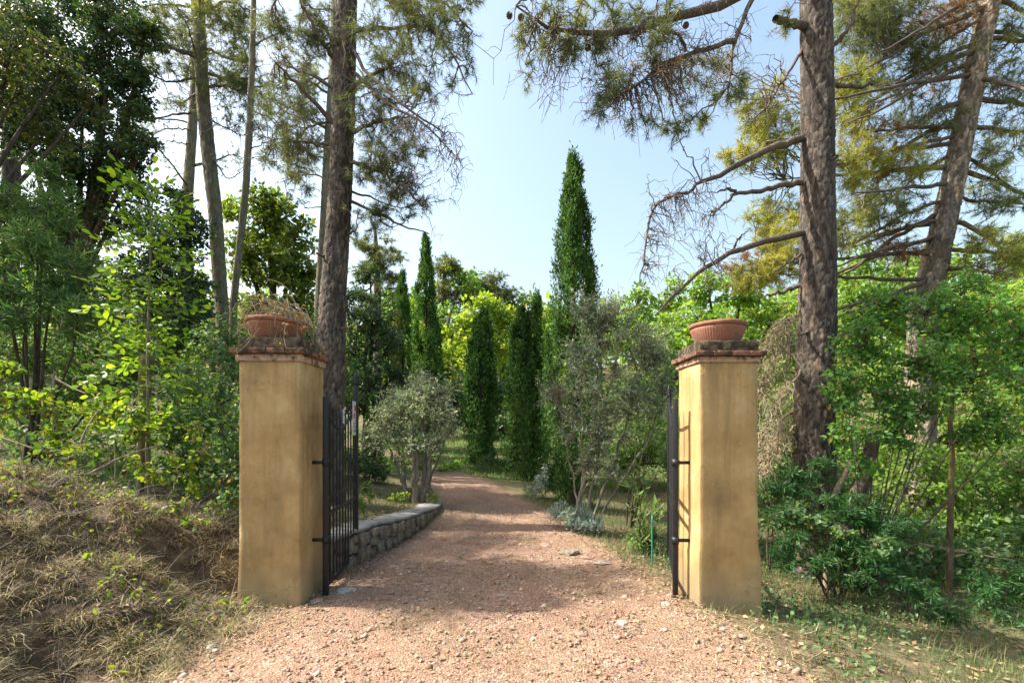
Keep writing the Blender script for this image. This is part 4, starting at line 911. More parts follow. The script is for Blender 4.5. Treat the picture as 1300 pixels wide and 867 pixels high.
pine('pine_tree', 'thin slanting pine trunk between the pale pine and the big dark pine', [(289, 470, 10.5, 0.075), (297, 380, 10.5, 0.075), (310, 260, 10.5, 0.068), (318, 150, 10.5, 0.064), (322, 0, 10.5, 0.053), (324, -150, 10.5, 0.038), (325, -260, 10.5, 0.015)],
     branches=[([(319, 140, 10.5), (345, 150, 10.4), (360, 160, 10.3)], (.02, .006)), ([(320, 60, 10.5), (345, 45, 10.4), (365, 40, 10.3)], (.02, .006)), ([(320, 80, 10.5), (295, 95, 10.4)], (.02, .006)), ([(316, 190, 10.5), (340, 180, 10.4), (350, 185, 10.4)], (.015, .005))],
     lobes=[(340, 40, 10.4, 24, 24, 60), (345, 150, 10.3, 20, 20, 40, 'needle', .3), (300, 90, 10.4, 20, 16, 30)], rand=(5, 8.0, 12.5, 1.2, .7, .2, .025), bark='bark_pale', seed=16, sides=20, nlen=.15, nwid=.008, k=12, cell=(.08, .25), depth=.01, group='pale-trunked pines left of the gate')
pine('pine_tree', 'slim brownish pine trunk rising just behind the big dark pine', [(403, 470, 11, 0.120), (406, 390, 11, 0.116), (414, 250, 11, 0.100), (422, 100, 11, 0.092), (426, 0, 11, 0.088), (428, -200, 11, 0.040), (429, -280, 11, 0.016)],
     branches=[([(418, 190, 11), (385, 180, 10.8), (350, 182, 10.6)], (.02, .006)), ([(420, 120, 11), (380, 95, 10.8), (350, 60, 10.6)], (.03, .008)), ([(415, 225, 11), (385, 222, 10.8), (355, 232, 10.7)], (.02, .006)), ([(413, 262, 11), (385, 265, 10.8)], (.015, .006))],
     lobes=[(380, 90, 10.8, 34, 36, 120, 'needle_yellow'), (365, 180, 10.7, 26, 22, 100), (375, 240, 10.8, 22, 18, 60), (395, 150, 11, 24, 30, 70)], rand=(5, 8.0, 13., 1.6, .8, .25, .03), bark='bark_pale', seed=17, sides=24, nlen=.15, nwid=.008, k=12, cell=(.1, .22), depth=.012, group='pale-trunked pines left of the gate')
pine('pine_tree', 'dark pine trunk at the far left edge among the holm oak leaves', [(14, 420, 11, .16), (14, 200, 11, .15), (14, 0, 11, .13), (14, -200, 11, .06), (14, -260, 11, .02)], lobes=[(30, 20, 10.5, 34, 30, 60)], rand=(10, 8., 12.5, 1.8, .9, .25, .03), seed=18, sides=24, nlen=.15, nwid=.008, k=12, cell=(.1, .22), depth=.012)
# far pines on the hill
pine('pine_tree', 'far pine with rounded dark crown peeping over the pale yellow-green tree', [(640, 500, 30, .2), (636, 430, 30, .18), (630, 380, 30, .15), (625, 350, 30, .08)], lobes=[(622, 362, 30, 26, 14, 150), (640, 378, 30, 26, 14, 130), (605, 380, 30, 20, 12, 70)], seed=19, sides=12, nlen=.3, nwid=.03, k=14, cell=(.2, .4), depth=.01, group='pines on the far hill')
pine('pine_tree', 'far pine showing right of the tallest left cypress with gappy crown', [(556, 520, 27, .2), (560, 430, 27, .17), (563, 370, 27, .14), (566, 330, 27, .08)], lobes=[(565, 335, 27, 18, 16, 90), (572, 340, 27, 14, 10, 40), (560, 375, 27, 24, 20, 80), (575, 385, 27, 22, 18, 60)], seed=20, sides=12, nlen=.28, nwid=.028, k=14, cell=(.2, .4), depth=.01, group='pines on the far hill')
pine('pine_tree', 'hazy pine with layered boughs between the big dark pine and the cypresses', [(478, 520, 19, .18), (480, 420, 19, .16), (478, 330, 19, .12), (476, 290, 19, .05)], lobes=[(475, 310, 19, 26, 12, 90), (490, 330, 19, 26, 14, 110), (470, 345, 19, 26, 14, 90), (495, 352, 19, 18, 10, 50), (480, 375, 19, 30, 16, 90)], seed=22, sides=12, nlen=.22, nwid=.02, k=14, cell=(.2, .4), depth=.01, group='pines on the far hill')

# ---- cypresses ------------------------------------------------------
cypress('tallest cypress, standing alone above the skyline beside the grey olive', 728, 192, 640, 68, 8.9, 41, 52000, leaf=(.06, .024))
cypress('twin-tipped cypress left of the tallest one, its foot in the drive edge', 671, 374, 617, 60, 11.4, 42, 32000, tips=((-10, .96), (11, 1.0)), leaf=(.072, .03))
cypress('stout round-shouldered cypress at the bend of the drive', 611, 390, 600, 52, 13.2, 43, 30000, tips=((-5, .93), (4, 1.0)), leaf=(.08, .032))
cypress('tall cypress nearest the big dark pine, behind the left olive', 541, 294, 535, 35, 15.5, 44, 26000, leaf=(.09, .035))
cypress('slender browning cypress, slimmest of the left pair', 511, 342, 530, 32, 16.2, 45, 24000, mats=('cypress', 'cypress_brown'), brown_side=3.3, leaf=(.068, .024))
cypress('little cone-shaped cypress deep in shade left of the left olive', 474, 500, 585, 24, 10.5, 46, 3500, leaf=(.06, .024))
# ---- olives ----------------------------------------------------------
def olive(label, base, trunks, lobes, seed, cover=2.0, leaf=(.060, .0155)):
    rg = rng_(seed); t = thing('olive_tree', label, 'tree', base, 'grey olive trees along the drive'); base = np.array(base)
    mb = MB(); skel = []
    for pl_, r0 in trunks:
        q = resample(np.array([P(*k) for k in pl_]), 16); q[0, 2] = float(gz(q[0, 0], q[0, 1])) - .06; q[2:-1] += .015 * rg.normal(size=(13, 3))
        tubes(mb, q[None], (r0 * (np.linspace(1, .3, 16)) * (1 + .12 * rg.normal(size=16)))[None], 9); skel.append(q[5:])
    mb.build('trunk', M['bark_olive'], t, smooth=True)
    sk = np.concatenate(skel); bmb = MB(); lmb = MB()
    for (px, py, d, rx, ry) in lobes:
        c = P(px, py, d); ra = np.array([rx * d / FPX, .8 * rx * d / FPX, ry * d / FPX]); ns = int(18 + 26 * ra[0] * ra[2])
        cc = c + nrm(rg.normal(size=(ns, 3))) * rg.random((ns, 1)) ** .45 * ra
        S = sk[nearest(sk, cc, rg, .3)]; p = twig_paths(S, cc, rg, 8, -.10, .05); tubes(bmb, p, np.linspace(.011, .004, 8)[None] * np.ones((ns, 1)), 4)
        nt_ = ns * 9; k = rg.integers(0, ns, nt_); b = p[k, rg.integers(3, 8, nt_)]
        e = b + nrm(rg.normal(size=(nt_, 3)) + 1.0 * nrm(cc[k] - c) + np.array([0, 0, .45])) * rg.uniform(.12, .34, (nt_, 1))
        tp = twig_paths(b, e, rg, 5, .04, .04); tubes(bmb, tp, np.linspace(.0035, .0015, 5)[None] * np.ones((nt_, 1)), 3)
        n = int(cover * math.pi * ra[0] * ra[2] / (leaf[0] * leaf[1] * .5)); kk = rg.integers(0, nt_, n); j = rg.integers(1, 5, n); fr = rg.random((n, 1))
        pos = tp[kk, j] * fr + tp[kk, j - 1] * (1 - fr) + .006 * rg.normal(size=(n, 3)); D = nrm(tp[kk, -1] - tp[kk, 0])
        leaves(lmb, pos, rg, leaf[0], leaf[1], None, .2, 0, .8, axis=D + .75 * rg.normal(size=(n, 3)), droop=.0)
    bmb.build('branches', M['bark_olive'], t); lmb.build('crown', M['olive'], t); return t
b = ground_at(531, 633)
olive('grey bushy olive with several stout stems on the walled bank', b, [([(515, 640, 8.1), (512, 590, 8.1), (500, 545, 8.0)], .05), ([(527, 636, 8.1), (528, 590, 8.0), (522, 530, 8.0)], .075), ([(536, 636, 8.15), (540, 590, 8.15), (535, 520, 8.1)], .07), ([(545, 637, 8.1), (543, 600, 8.1), (556, 540, 8.0)], .055), ([(522, 640, 8.3), (508, 600, 8.4), (486, 555, 8.5)], .04), ([(540, 636, 8.3), (552, 590, 8.4), (570, 550, 8.4)], .035)],
      [(500, 540, 8.0, 26, 30), (527, 520, 8.0, 30, 32), (553, 538, 8.0, 26, 30), (480, 556, 8.2, 20, 18), (520, 565, 7.9, 34, 20), (569, 528, 8.2, 16, 26), (560, 498, 8.1, 14, 18), (490, 512, 8.2, 14, 16), (535, 488, 8.1, 16, 16)], 51, 1.9)
b = ground_at(735, 665)
olive('large airy silver olive in front of the tallest cypress, thin stems from the ground', b, [([(728, 668, 7.0), (745, 600, 7.0), (760, 500, 7.0), (765, 420, 7.0)], .035), ([(742, 668, 7.0), (758, 590, 7.0), (772, 500, 6.9), (790, 430, 6.9)], .03), ([(735, 665, 7.1), (725, 590, 7.0), (715, 540, 6.9), (705, 510, 6.9)], .02), ([(750, 665, 7.1), (775, 600, 7.1), (800, 520, 7.1), (815, 450, 7.1)], .026), ([(738, 665, 7.2), (740, 580, 7.2), (738, 490, 7.1), (735, 440, 7.1)], .03), ([(755, 668, 7.2), (790, 610, 7.2), (825, 560, 7.2), (840, 500, 7.2)], .022)],
      [(845, 480, 7.2, 18, 30), (755, 420, 7.0, 34, 34), (785, 400, 7.1, 26, 22), (745, 390, 7.1, 22, 20), (800, 440, 7.0, 36, 36), (748, 465, 6.9, 28, 26), (705, 500, 6.8, 14, 9), (765, 500, 6.9, 42, 34), (752, 545, 6.8, 30, 20), (760, 595, 6.8, 24, 24), (820, 500, 7.1, 30, 36), (800, 520, 6.9, 26, 26), (770, 560, 6.9, 30, 20), (830, 440, 7.2, 22, 26)], 52, 1.5)

# ---- left side -------------------------------------------------------
def gb(px, d, dy=0): x = (px - CX) / FPX * d; return (x, d, float(gz(x, d)))
leafy('holm_oak', 'huge dark holm oak filling the upper left corner', 'tree', gb(70, 9.6), [(60, 60, 9.2, 75, 60), (140, 50, 9.0, 55, 48), (105, 130, 9.0, 70, 46), (30, 150, 9.0, 55, 55), (165, 130, 8.9, 34, 34), (150, 190, 9.0, 46, 34), (90, 210, 9.0, 60, 40), (185, 185, 8.9, 22, 16), (185, 40, 8.9, 26, 26), (60, 280, 9.2, 60, 50), (130, 0, 9.2, 60, 30), (175, 95, 8.9, 26, 20), (150, 260, 9.4, 50, 44)], (.06, .034), 'holm', 4.6, 'bark_dark', .13, 61, 'holm oaks', sub=.26, flat=.8)
leafy('holm_oak', 'rusty green oak branch mass in front of the huge dark holm oak, with unseen lobes added for shade', 'tree', gb(-60, 6.8), [(20, 120, 7.4, 50, 34), (80, 90, 7.3, 44, 30), (60, 165, 7.3, 50, 30), (115, 130, 7.4, 30, 26), (15, 60, 7.5, 40, 36), (-60, 100, 7.0, 60, 60), (-110, -20, 6.4, 100, 110), (-200, -60, 6.0, 90, 90), (-230, -190, 5.2, 110, 100), (-300, -310, 5.0, 130, 120), (-410, -330, 4.5, 120, 110)], (.06, .034), 'holm_brown', 1.9, 'bark_dark', .08, 62, 'holm oaks', sub=.26)  # unseen lobes beyond the left frame edge added to shade the drive
leafy('holm_oak', 'dark holm oak crown reaching up behind the bright sapling', 'tree', gb(215, 9.5), [(215, 330, 9.3, 40, 60), (240, 280, 9.3, 28, 40), (185, 360, 9.2, 36, 50), (250, 370, 9.2, 30, 46), (225, 250, 9.4, 18, 18), (215, 420, 9.0, 60, 40)], (.06, .034), 'holm', 3.8, 'bark_dark', .09, 63, 'holm oaks')
leafy('round_tree', 'rounded backlit green tree between the pale trunks and the big dark pine', 'tree', gb(352, 14), [(335, 280, 14, 44, 40), (375, 300, 14, 34, 38), (310, 320, 14, 32, 40), (350, 340, 14, 50, 44), (385, 350, 14, 26, 36), (340, 250, 14, 24, 20), (320, 390, 14, 40, 26), (375, 395, 14, 34, 24), (300, 270, 14.2, 18, 24)], (.12, .07), 'round', 4.2, 'bark_dark', .16, 64)
leafy('juniper_shrub', 'feathery fresh green conifer-like shrub below the holm oak', 'shrub', gb(40, 6.2), [(55, 270, 6.2, 40, 40), (20, 330, 6.0, 50, 50), (75, 340, 6.0, 46, 46), (40, 390, 5.9, 60, 40), (100, 400, 5.9, 36, 36), (5, 260, 6.1, 30, 40), (65, 225, 6.3, 24, 20), (-40, 350, 6.1, 60, 80)], (.085, .014), 'feather', 2.6, 'bark_dark', .05, 65, None, sub=.30, stems=4, out=.3, droop=-.5)
leafy('evergreen_tree', 'dense dusky evergreen behind the left gate leaf and big pine', 'tree', gb(465, 12.5), [(470, 400, 12.3, 30, 36), (450, 440, 12.2, 34, 40), (490, 440, 12.3, 24, 40), (465, 490, 12, 40, 36), (440, 380, 12.4, 24, 36), (470, 350, 12.5, 20, 18), (440, 510, 12, 30, 30), (500, 480, 12.4, 20, 30)], (.08, .03), 'holm', 3.4, 'bark_dark', .12, 66)
leafy('dark_shrub', 'low dark evergreen shrub on the bank seen through the left gate leaf', 'shrub', gb(470, 9.6), [(470, 592, 9.4, 24, 18), (450, 585, 9.5, 20, 16), (488, 598, 9.4, 12, 12)], (.05, .025), 'holm', 3, 'bark_dark', .03, 67, stems=3)
leafy('shade_shrub', 'shadowy shrub mass behind the left pillar under the rounded tree', 'shrub', gb(340, 8.5), [(330, 430, 8.6, 50, 40), (280, 450, 8.4, 40, 50), (260, 510, 8.0, 50, 50), (380, 420, 9, 40, 30), (300, 560, 7.6, 40, 50), (400, 440, 9.4, 36, 40), (430, 480, 9.6, 26, 40)], (.06, .032), 'under', 2.4, 'bark_dark', .05, 68, 'thicket shrubs behind the straw bank', stems=4)
leafy('shade_shrub', 'deep green thicket under the feathery shrub at the left edge', 'shrub', gb(60, 7.2), [(40, 450, 7.0, 70, 40), (120, 450, 7.0, 60, 40), (-30, 460, 7, 60, 60), (170, 470, 6.9, 50, 40), (90, 500, 6.7, 60, 30)], (.055, .03), 'under', 2.4, 'bark_dark', .04, 69, 'thicket shrubs behind the straw bank', stems=4)
leafy('shade_shrub', 'grey-green thicket right of the mossy broken stump', 'shrub', gb(235, 6.6), [(230, 490, 6.4, 46, 34), (265, 530, 6.1, 36, 36), (215, 540, 6.0, 36, 30), (280, 590, 5.7, 30, 34), (240, 580, 5.7, 30, 26)], (.05, .028), 'under', 2.3, 'bark_dark', .03, 70, 'thicket shrubs behind the straw bank', stems=4)
leafy('bramble_bush', 'sunlit yellow-green bramble at the far left edge', 'bush', gb(30, 5.3), [(25, 500, 5.2, 40, 26), (55, 520, 5.1, 30, 22), (10, 465, 5.3, 30, 20), (75, 550, 5.0, 26, 18), (-20, 510, 5.2, 40, 40)], (.055, .04), 'bramble', 1.7, 'twig_dead', .012, 71, 'bramble bushes on the bank', stems=6, tpl=LEAF4)
leafy('bramble_bush', 'yellow-green bramble in front of the mossy stump', 'bush', gb(150, 5.2), [(140, 505, 5.1, 30, 16), (165, 520, 5.0, 26, 18), (120, 525, 5.1, 26, 18), (180, 545, 5.0, 30, 18)], (.05, .036), 'bramble', 1.6, 'twig_dead', .012, 72, 'bramble bushes on the bank', stems=6, tpl=LEAF4)
leafy('bramble_bush', 'small bramble with pale leaf sprays below the crossing sticks', 'bush', gb(80, 4.6), [(80, 580, 4.55, 26, 18), (105, 575, 4.5, 20, 12), (60, 570, 4.6, 14, 12), (85, 610, 4.5, 18, 14)], (.048, .036), 'bramble', 1.2, 'twig_dead', .01, 73, 'bramble bushes on the bank', stems=5, tpl=LEAF4)
leafy('bramble_bush', 'green bramble on the bank crest next to the left pillar', 'bush', gb(200, 4.7), [(195, 600, 4.6, 26, 16), (170, 590, 4.6, 20, 14), (225, 590, 4.7, 24, 20), (150, 620, 4.5, 20, 10), (255, 560, 4.9, 22, 30), (240, 620, 4.6, 20, 16)], (.045, .034), 'bramble', 1.3, 'twig_dead', .01, 74, 'bramble bushes on the bank', stems=5, tpl=LEAF4)
leafy('leafy_bush', 'dark bush hugging the hidden side of the left pillar', 'bush', gb(285, 4.75), [(285, 560, 4.7, 16, 40), (280, 500, 4.8, 18, 30), (290, 620, 4.6, 14, 30), (278, 450, 5.0, 18, 20)], (.05, .03), 'under', 2.0, 'bark_dark', .015, 75, stems=4)

leafy('bramble_bush', 'trailing bramble creeping down the bank near the left pillar foot', 'bush', gb(250, 4.2), [(250, 660, 4.1, 26, 10), (225, 640, 4.2, 24, 10), (275, 645, 4.2, 16, 14), (200, 655, 4.1, 16, 8)], (.038, .028), 'bramble', .9, 'twig_dead', .006, 161, 'bramble bushes on the bank', stems=5, tpl=LEAF4)
leafy('bramble_bush', 'small yellow-green weed clump in the straw low on the bank', 'bush', gb(150, 3.3), [(150, 735, 3.2, 18, 8), (175, 750, 3.1, 12, 8), (110, 720, 3.3, 14, 7)], (.03, .018), 'bramble', .8, 'twig_dead', .004, 162, 'bramble bushes on the bank', stems=5, tpl=LEAF4)
leafy('bramble_bush', 'sparse sunlit bramble between the left edge and the crossing sticks', 'bush', gb(30, 4.6), [(30, 600, 4.5, 26, 12), (-5, 590, 4.6, 24, 16), (55, 625, 4.4, 18, 9)], (.042, .03), 'bramble', .9, 'twig_dead', .006, 163, 'bramble bushes on the bank', stems=5, tpl=LEAF4)
# bright sapling: every compound leaf is a part of its own
rg = rng_(81)
sb = np.array(gb(190, 5.0)); sap = thing('sapling', 'slim young tree with large bright compound leaves before the holm oak', 'tree', sb)
stem = resample(np.array([sb - [0, 0, .1], P(187, 450, 5.0), P(189, 380, 5.0), P(192, 310, 5.0), P(190, 250, 5.0), P(188, 228, 5.0)]), 24)
mb = MB(); tubes(mb, stem[None], np.linspace(.02, .006, 24)[None], 8); mb.build('stem', M['bark_pale'], sap, smooth=True)
def compound(seed, nl):
    r2 = rng_(seed); mb = MB(); L = .27
    ax = np.stack([np.linspace(0, L, 6), .01 * np.sin(np.linspace(0, 3, 6)), -.10 * (np.linspace(0, 1, 6)) ** 2 * L * 2], -1)
    tubes(mb, ax[None], np.linspace(.003, .0015, 6)[None], 4)
    t6 = np.array([[0, 0, 0], [.25, .24, .05], [.62, .5, .06], [.9, .36, .0], [1, 0, -.06], [.9, -.36, .0], [.62, -.5, .06], [.25, -.24, .05], [.5, 0, -.02]])
    f6 = np.array([[0, 8, 1], [1, 8, 2], [2, 8, 3], [3, 8, 4], [4, 8, 5], [5, 8, 6], [6, 8, 7], [7, 8, 0]])
    for i in range(nl):
        pair = (i + 1) // 2; s = 0 if i == nl - 1 else (1 if i % 2 else -1); tt = 1.0 if s == 0 else .25 + .7 * (i // 2) / max(1, (nl // 2 - .4))
        c = np.array([np.interp(tt * L, ax[:, 0], ax[:, 0]), 0, np.interp(tt * L, ax[:, 0], ax[:, 2])]); a = s * r2.uniform(.75, 1.1); ll = r2.uniform(.062, .09) * (.75 + .35 * tt); lw = ll * .6
        dx = np.array([math.cos(a), math.sin(a), r2.uniform(-.35, .05)]); dx /= np.linalg.norm(dx); dy = np.cross([0, 0, 1.], dx); dy /= np.linalg.norm(dy); dz = np.cross(dx, dy); roll = r2.uniform(-.3, .3)
        dy, dz = dy * math.cos(roll) + dz * math.sin(roll), dz * math.cos(roll) - dy * math.sin(roll)
        mb.add(c + t6[:, :1] * ll * dx + t6[:, 1:2] * lw * dy + t6[:, 2:3] * lw * dz, f6)
    return mb.mesh('leaf', M['walnut'])
cl = [compound(k, 7 if k % 2 else 5) for k in range(4)]
n = 230
for i in range(n):
    f = i / (n - 1); q = stem[int(6 + f * 17)]; a = i * 2.4 + rg.normal() * .3; el = (.15 if f < .7 else .35 + (f - .7)) + rg.normal() * .2; s = rg.uniform(.75, 1.2)
    ext = (.42 * (1 - f) + .10) * rg.random()
    h = Vector((math.cos(a), math.sin(a), 0)); o = inst('leaf', cl[i % 4], sap, Vector(q) - Vector(sb) + h * ext + Vector((0, 0, .12 * ext)), (rg.normal() * .55, -el + .25 * rg.normal(), a), (s, s, s))
bp = []
for i in range(14):
    q = stem[6 + i]; a = i * 2.4; bp.append(np.stack([q, q + .18 * np.array([math.cos(a), math.sin(a), .25]), q + .34 * np.array([math.cos(a), math.sin(a), .15])]))
mb = MB(); tubes(mb, np.array(bp), np.full((14, 3), .004), 4); mb.build('side_shoots', M['bark_pale'], sap)

# mossy broken stump and fallen sticks
def pole(name, label, cat, pl_, r0, r1, mat, group=None, sides=10, kn=.12, seed=1, ground=True):
    rg = rng_(seed); q = resample(np.array([P(*k) for k in pl_]), 18); m = len(q)
    if ground: q[0, 2] = float(gz(q[0, 0], q[0, 1])) - .05
    t = q[0]; mb = MB(); rr_ = np.linspace(r0, r1, m) * (1 + .5 * kn * rg.normal(size=m)); q[1:-1] += r0 * .10 * rg.normal(size=(m - 2, 3))
    tubes(mb, q[None], rr_[None], sides, cap=True)
    o = mb.build(name, M[mat], None, tuple(t), True); return tag(o, label, cat, group)
pole('broken_stump', 'mossy broken tree stump standing in the thicket', 'stump', [(178, 590, 5.6), (180, 540, 5.6), (184, 490, 5.6), (188, 452, 5.6)], .055, .075, 'bark_moss', seed=3, kn=.1)
S_ = 'fallen sticks on the bank'
pole('fallen_stick', 'long pale stick slanting low across the bank below the stump', 'stick', [(112, 602, 4.5), (150, 582, 4.6), (180, 571, 4.75), (206, 565, 4.9)], .014, .008, 'stick', S_, 6, seed=4, ground=False)
pole('fallen_stick', 'short steep white stick leaning left of the stump', 'stick', [(102, 562, 4.8), (112, 540, 4.85), (122, 525, 4.9), (133, 515, 4.95)], .012, .007, 'stick', S_, 6, seed=5, ground=False)
pole('fallen_stick', 'thin brown stick lying level at the left edge', 'stick', [(-15, 550, 4.6), (15, 560, 4.6), (48, 571, 4.6)], .008, .006, 'stick', S_, 6, seed=6, ground=False)
pole('fallen_stick', 'pale stick high in the brambles sloping down to the right', 'stick', [(70, 480, 5.3), (90, 492, 5.3), (110, 500, 5.3)], .012, .008, 'stick', S_, 6, seed=7, ground=False)
pole('dangling_branch', 'thin dead brown stem hanging below the stump', 'branch', [(176, 575, 5.3), (177, 540, 5.35), (175, 515, 5.4)], .02, .026, 'stick', None, 7, seed=8)
pole('leaning_twig', 'slanted grey twig crossing the green right of the stump', 'twig', [(184, 560, 5.4), (200, 530, 5.4), (212, 500, 5.4)], .008, .005, 'stick', None, 6, seed=9)

# ---- centre background ------------------------------------------------
BG = 'broadleaf trees behind the drive'
leafy('broadleaf_tree', 'pale yellow-green tree glowing in the middle behind the stout cypress', 'tree', gb(620, 24), [(620, 395, 24, 36, 26), (590, 420, 24, 34, 26), (640, 430, 23.8, 30, 30), (600, 460, 23.5, 40, 30), (640, 400, 24, 22, 20), (575, 450, 23.5, 24, 24)], (.20, .12), 'yellow', 3.48, 'bark_dark', .2, 91, BG)
leafy('broadleaf_tree', 'mid green tree mass left of the pale yellow-green tree', 'tree', gb(560, 25), [(560, 420, 25, 36, 36), (585, 350, 27, 26, 16), (600, 375, 27, 26, 20), (500, 400, 25, 30, 30), (480, 430, 24, 40, 40), (555, 470, 24, 36, 30), (520, 460, 24, 30, 40)], (.20, .12), 'mid', 3.19, 'bark_dark', .2, 92, BG)
leafy('broadleaf_tree', 'small olive-green tree between the twin-tipped and tallest cypresses', 'tree', gb(695, 22), [(695, 420, 22, 20, 24), (700, 470, 22, 26, 30), (665, 410, 24, 26, 22), (690, 400, 24, 16, 14)], (.18, .11), 'yellow', 3.19, 'bark_dark', .15, 93, BG)
leafy('broadleaf_tree', 'dark hedge-like trees filling the gap between the lower cypresses', 'tree', gb(640, 19), [(640, 500, 19, 40, 36), (590, 510, 19, 40, 40), (560, 520, 18.5, 36, 36), (690, 500, 18, 30, 50), (640, 540, 18, 36, 20)], (.15, .09), 'holm', 3.48, 'bark_dark', .15, 94, BG)
leafy('broadleaf_tree', 'bright green oak standing above the large silver olive', 'tree', gb(830, 15), [(810, 390, 15, 34, 24), (845, 375, 15, 30, 24), (830, 430, 14.8, 46, 36), (795, 430, 15, 30, 36), (850, 480, 14.5, 44, 40), (800, 500, 14.5, 40, 40), (835, 540, 14, 44, 40)], (.12, .075), 'bright', 3.19, 'bark_dark', .15, 95, BG)
leafy('broadleaf_tree', 'bright green oak directly behind the right pillar bowl', 'tree', gb(920, 14), [(900, 370, 14, 40, 24), (940, 380, 14, 36, 26), (890, 415, 13.8, 44, 30), (950, 430, 13.8, 44, 34), (985, 395, 14, 30, 26), (905, 460, 13.5, 44, 36), (970, 480, 13.4, 40, 44), (1000, 450, 13.5, 30, 40)], (.11, .07), 'bright', 3.33, 'bark_dark', .15, 96, BG)
leafy('broadleaf_tree', 'darker leafy undergrowth tree low behind the right gate leaf', 'tree', gb(900, 11), [(900, 510, 11, 40, 40), (850, 560, 11, 50, 40), (960, 540, 10.8, 40, 44), (800, 590, 11, 44, 36), (890, 600, 10.6, 44, 40), (980, 600, 10.4, 36, 44), (1040, 560, 9, 36, 40), (1050, 500, 9.5, 36, 40)], (.085, .05), 'mid', 3.33, 'bark_dark', .1, 97, BG)
leafy('broadleaf_tree', 'light green tree at the right edge beyond the leaning pine', 'tree', gb(1260, 13), [(1120, 370, 13, 44, 30), (1160, 400, 12.8, 44, 36), (1220, 400, 12.6, 44, 40), (1280, 390, 12.6, 44, 44), (1300, 320, 13, 30, 30), (1080, 390, 13.4, 36, 36), (1260, 460, 12.4, 50, 40), (1340, 420, 12.5, 60, 80)], (.105, .065), 'bright', 3.19, 'bark_dark', .15, 98, BG)

leafy('broadleaf_tree', 'leafy green trees closing the hollow right of the mossy stem', 'tree', gb(1200, 11), [(1100, 470, 11, 50, 50), (1180, 500, 10.8, 56, 50), (1260, 520, 10.6, 56, 50), (1040, 520, 11.2, 40, 50), (1330, 500, 10.6, 60, 70), (1120, 550, 10.4, 50, 40), (1000, 530, 11.4, 30, 50), (1220, 560, 10.2, 60, 36)], (.09, .055), 'bright', 2.2, 'bark_dark', .1, 141, BG)
leafy('broadleaf_tree', 'pale green tree far right above the spreading shrub', 'tree', gb(1120, 20), [(1090, 340, 20, 40, 30), (1140, 350, 20, 44, 36), (1050, 370, 20, 40, 36), (1200, 350, 20, 44, 36), (1000, 400, 20, 40, 40), (1090, 420, 19.5, 60, 44), (1180, 420, 19.5, 60, 44), (1280, 400, 20, 60, 50)], (.16, .10), 'bright', 2.6, 'bark_dark', .15, 142, BG)
leafy('broadleaf_tree', 'dim green trees deep behind the bank at the left', 'tree', gb(150, 14), [(60, 400, 14, 70, 50), (160, 400, 14, 60, 50), (250, 420, 14, 50, 50), (-30, 400, 14, 60, 60), (100, 330, 14, 60, 50), (330, 440, 13.5, 50, 40), (400, 420, 14.5, 30, 50)], (.12, .07), 'holm', 2.6, 'bark_dark', .12, 143, BG)
leafy('broadleaf_tree', 'tall mixed green trees on the skyline behind the tallest left cypress', 'tree', gb(520, 30), [(500, 380, 30, 36, 26), (540, 390, 30, 40, 30), (590, 365, 30, 36, 20), (650, 390, 30, 36, 20), (690, 410, 30, 36, 22), (740, 410, 30, 40, 24), (600, 430, 30, 60, 40), (680, 450, 29, 60, 40), (520, 450, 29, 60, 40)], (.26, .16), 'mid', 2.6, 'bark_dark', .2, 144, BG)

# ---- right of the drive -----------------------------------------------
leafy('willowy_shrub', 'airy thin-stemmed green shrub between the silver olive and right gate leaf', 'shrub', gb(800, 7.6), [(815, 480, 7.5, 30, 40), (840, 430, 7.6, 24, 40), (825, 540, 7.4, 30, 40), (790, 560, 7.4, 26, 40), (845, 580, 7.3, 24, 30), (810, 610, 7.2, 24, 26), (840, 510, 7.5, 20, 30)], (.055, .017), 'willow', .95, 'bark_dark', .028, 101, None, stems=8, sub=.34)
leafy('hornbeam_shrub', 'big spreading green shrub covering the foot of the leaning pine', 'shrub', gb(1095, 5.4), [(1120, 390, 5.5, 46, 34), (1175, 400, 5.4, 50, 36), (1230, 410, 5.4, 46, 44), (1100, 440, 5.2, 44, 36), (1160, 460, 5.1, 56, 40), (1230, 480, 5.1, 54, 44), (1110, 500, 5.0, 50, 36), (1170, 520, 5.0, 50, 34), (1070, 480, 5.1, 30, 26), (1260, 540, 5.1, 40, 30), (1130, 555, 4.9, 40, 24), (1290, 430, 5.5, 40, 60), (1080, 545, 4.9, 30, 24), (1220, 370, 5.6, 40, 24), (1340, 480, 5.3, 50, 80), (1090, 585, 5.0, 34, 22)], (.042, .026), 'shrub', 1.9, 'bark_dark', .022, 102, None, stems=3, tpl=LEAF4, sub=.27)
leafy('light_bush', 'sunlit light green bushes low on the right beyond the mossy post', 'bush', gb(1230, 8.0), [(1130, 620, 7.4, 40, 34), (1180, 600, 7.4, 44, 40), (1210, 640, 7.2, 50, 40), (1150, 570, 7.6, 40, 30), (1240, 620, 7.8, 50, 44), (1290, 600, 7.8, 44, 50), (1160, 660, 7.7, 40, 24), (1280, 670, 7.5, 50, 30), (1220, 670, 7.6, 40, 24), (1340, 620, 7.8, 50, 60), (1110, 580, 8.2, 30, 30)], (.065, .038), 'bright', 2.1, 'bark_dark', .04, 103, None, stems=5)
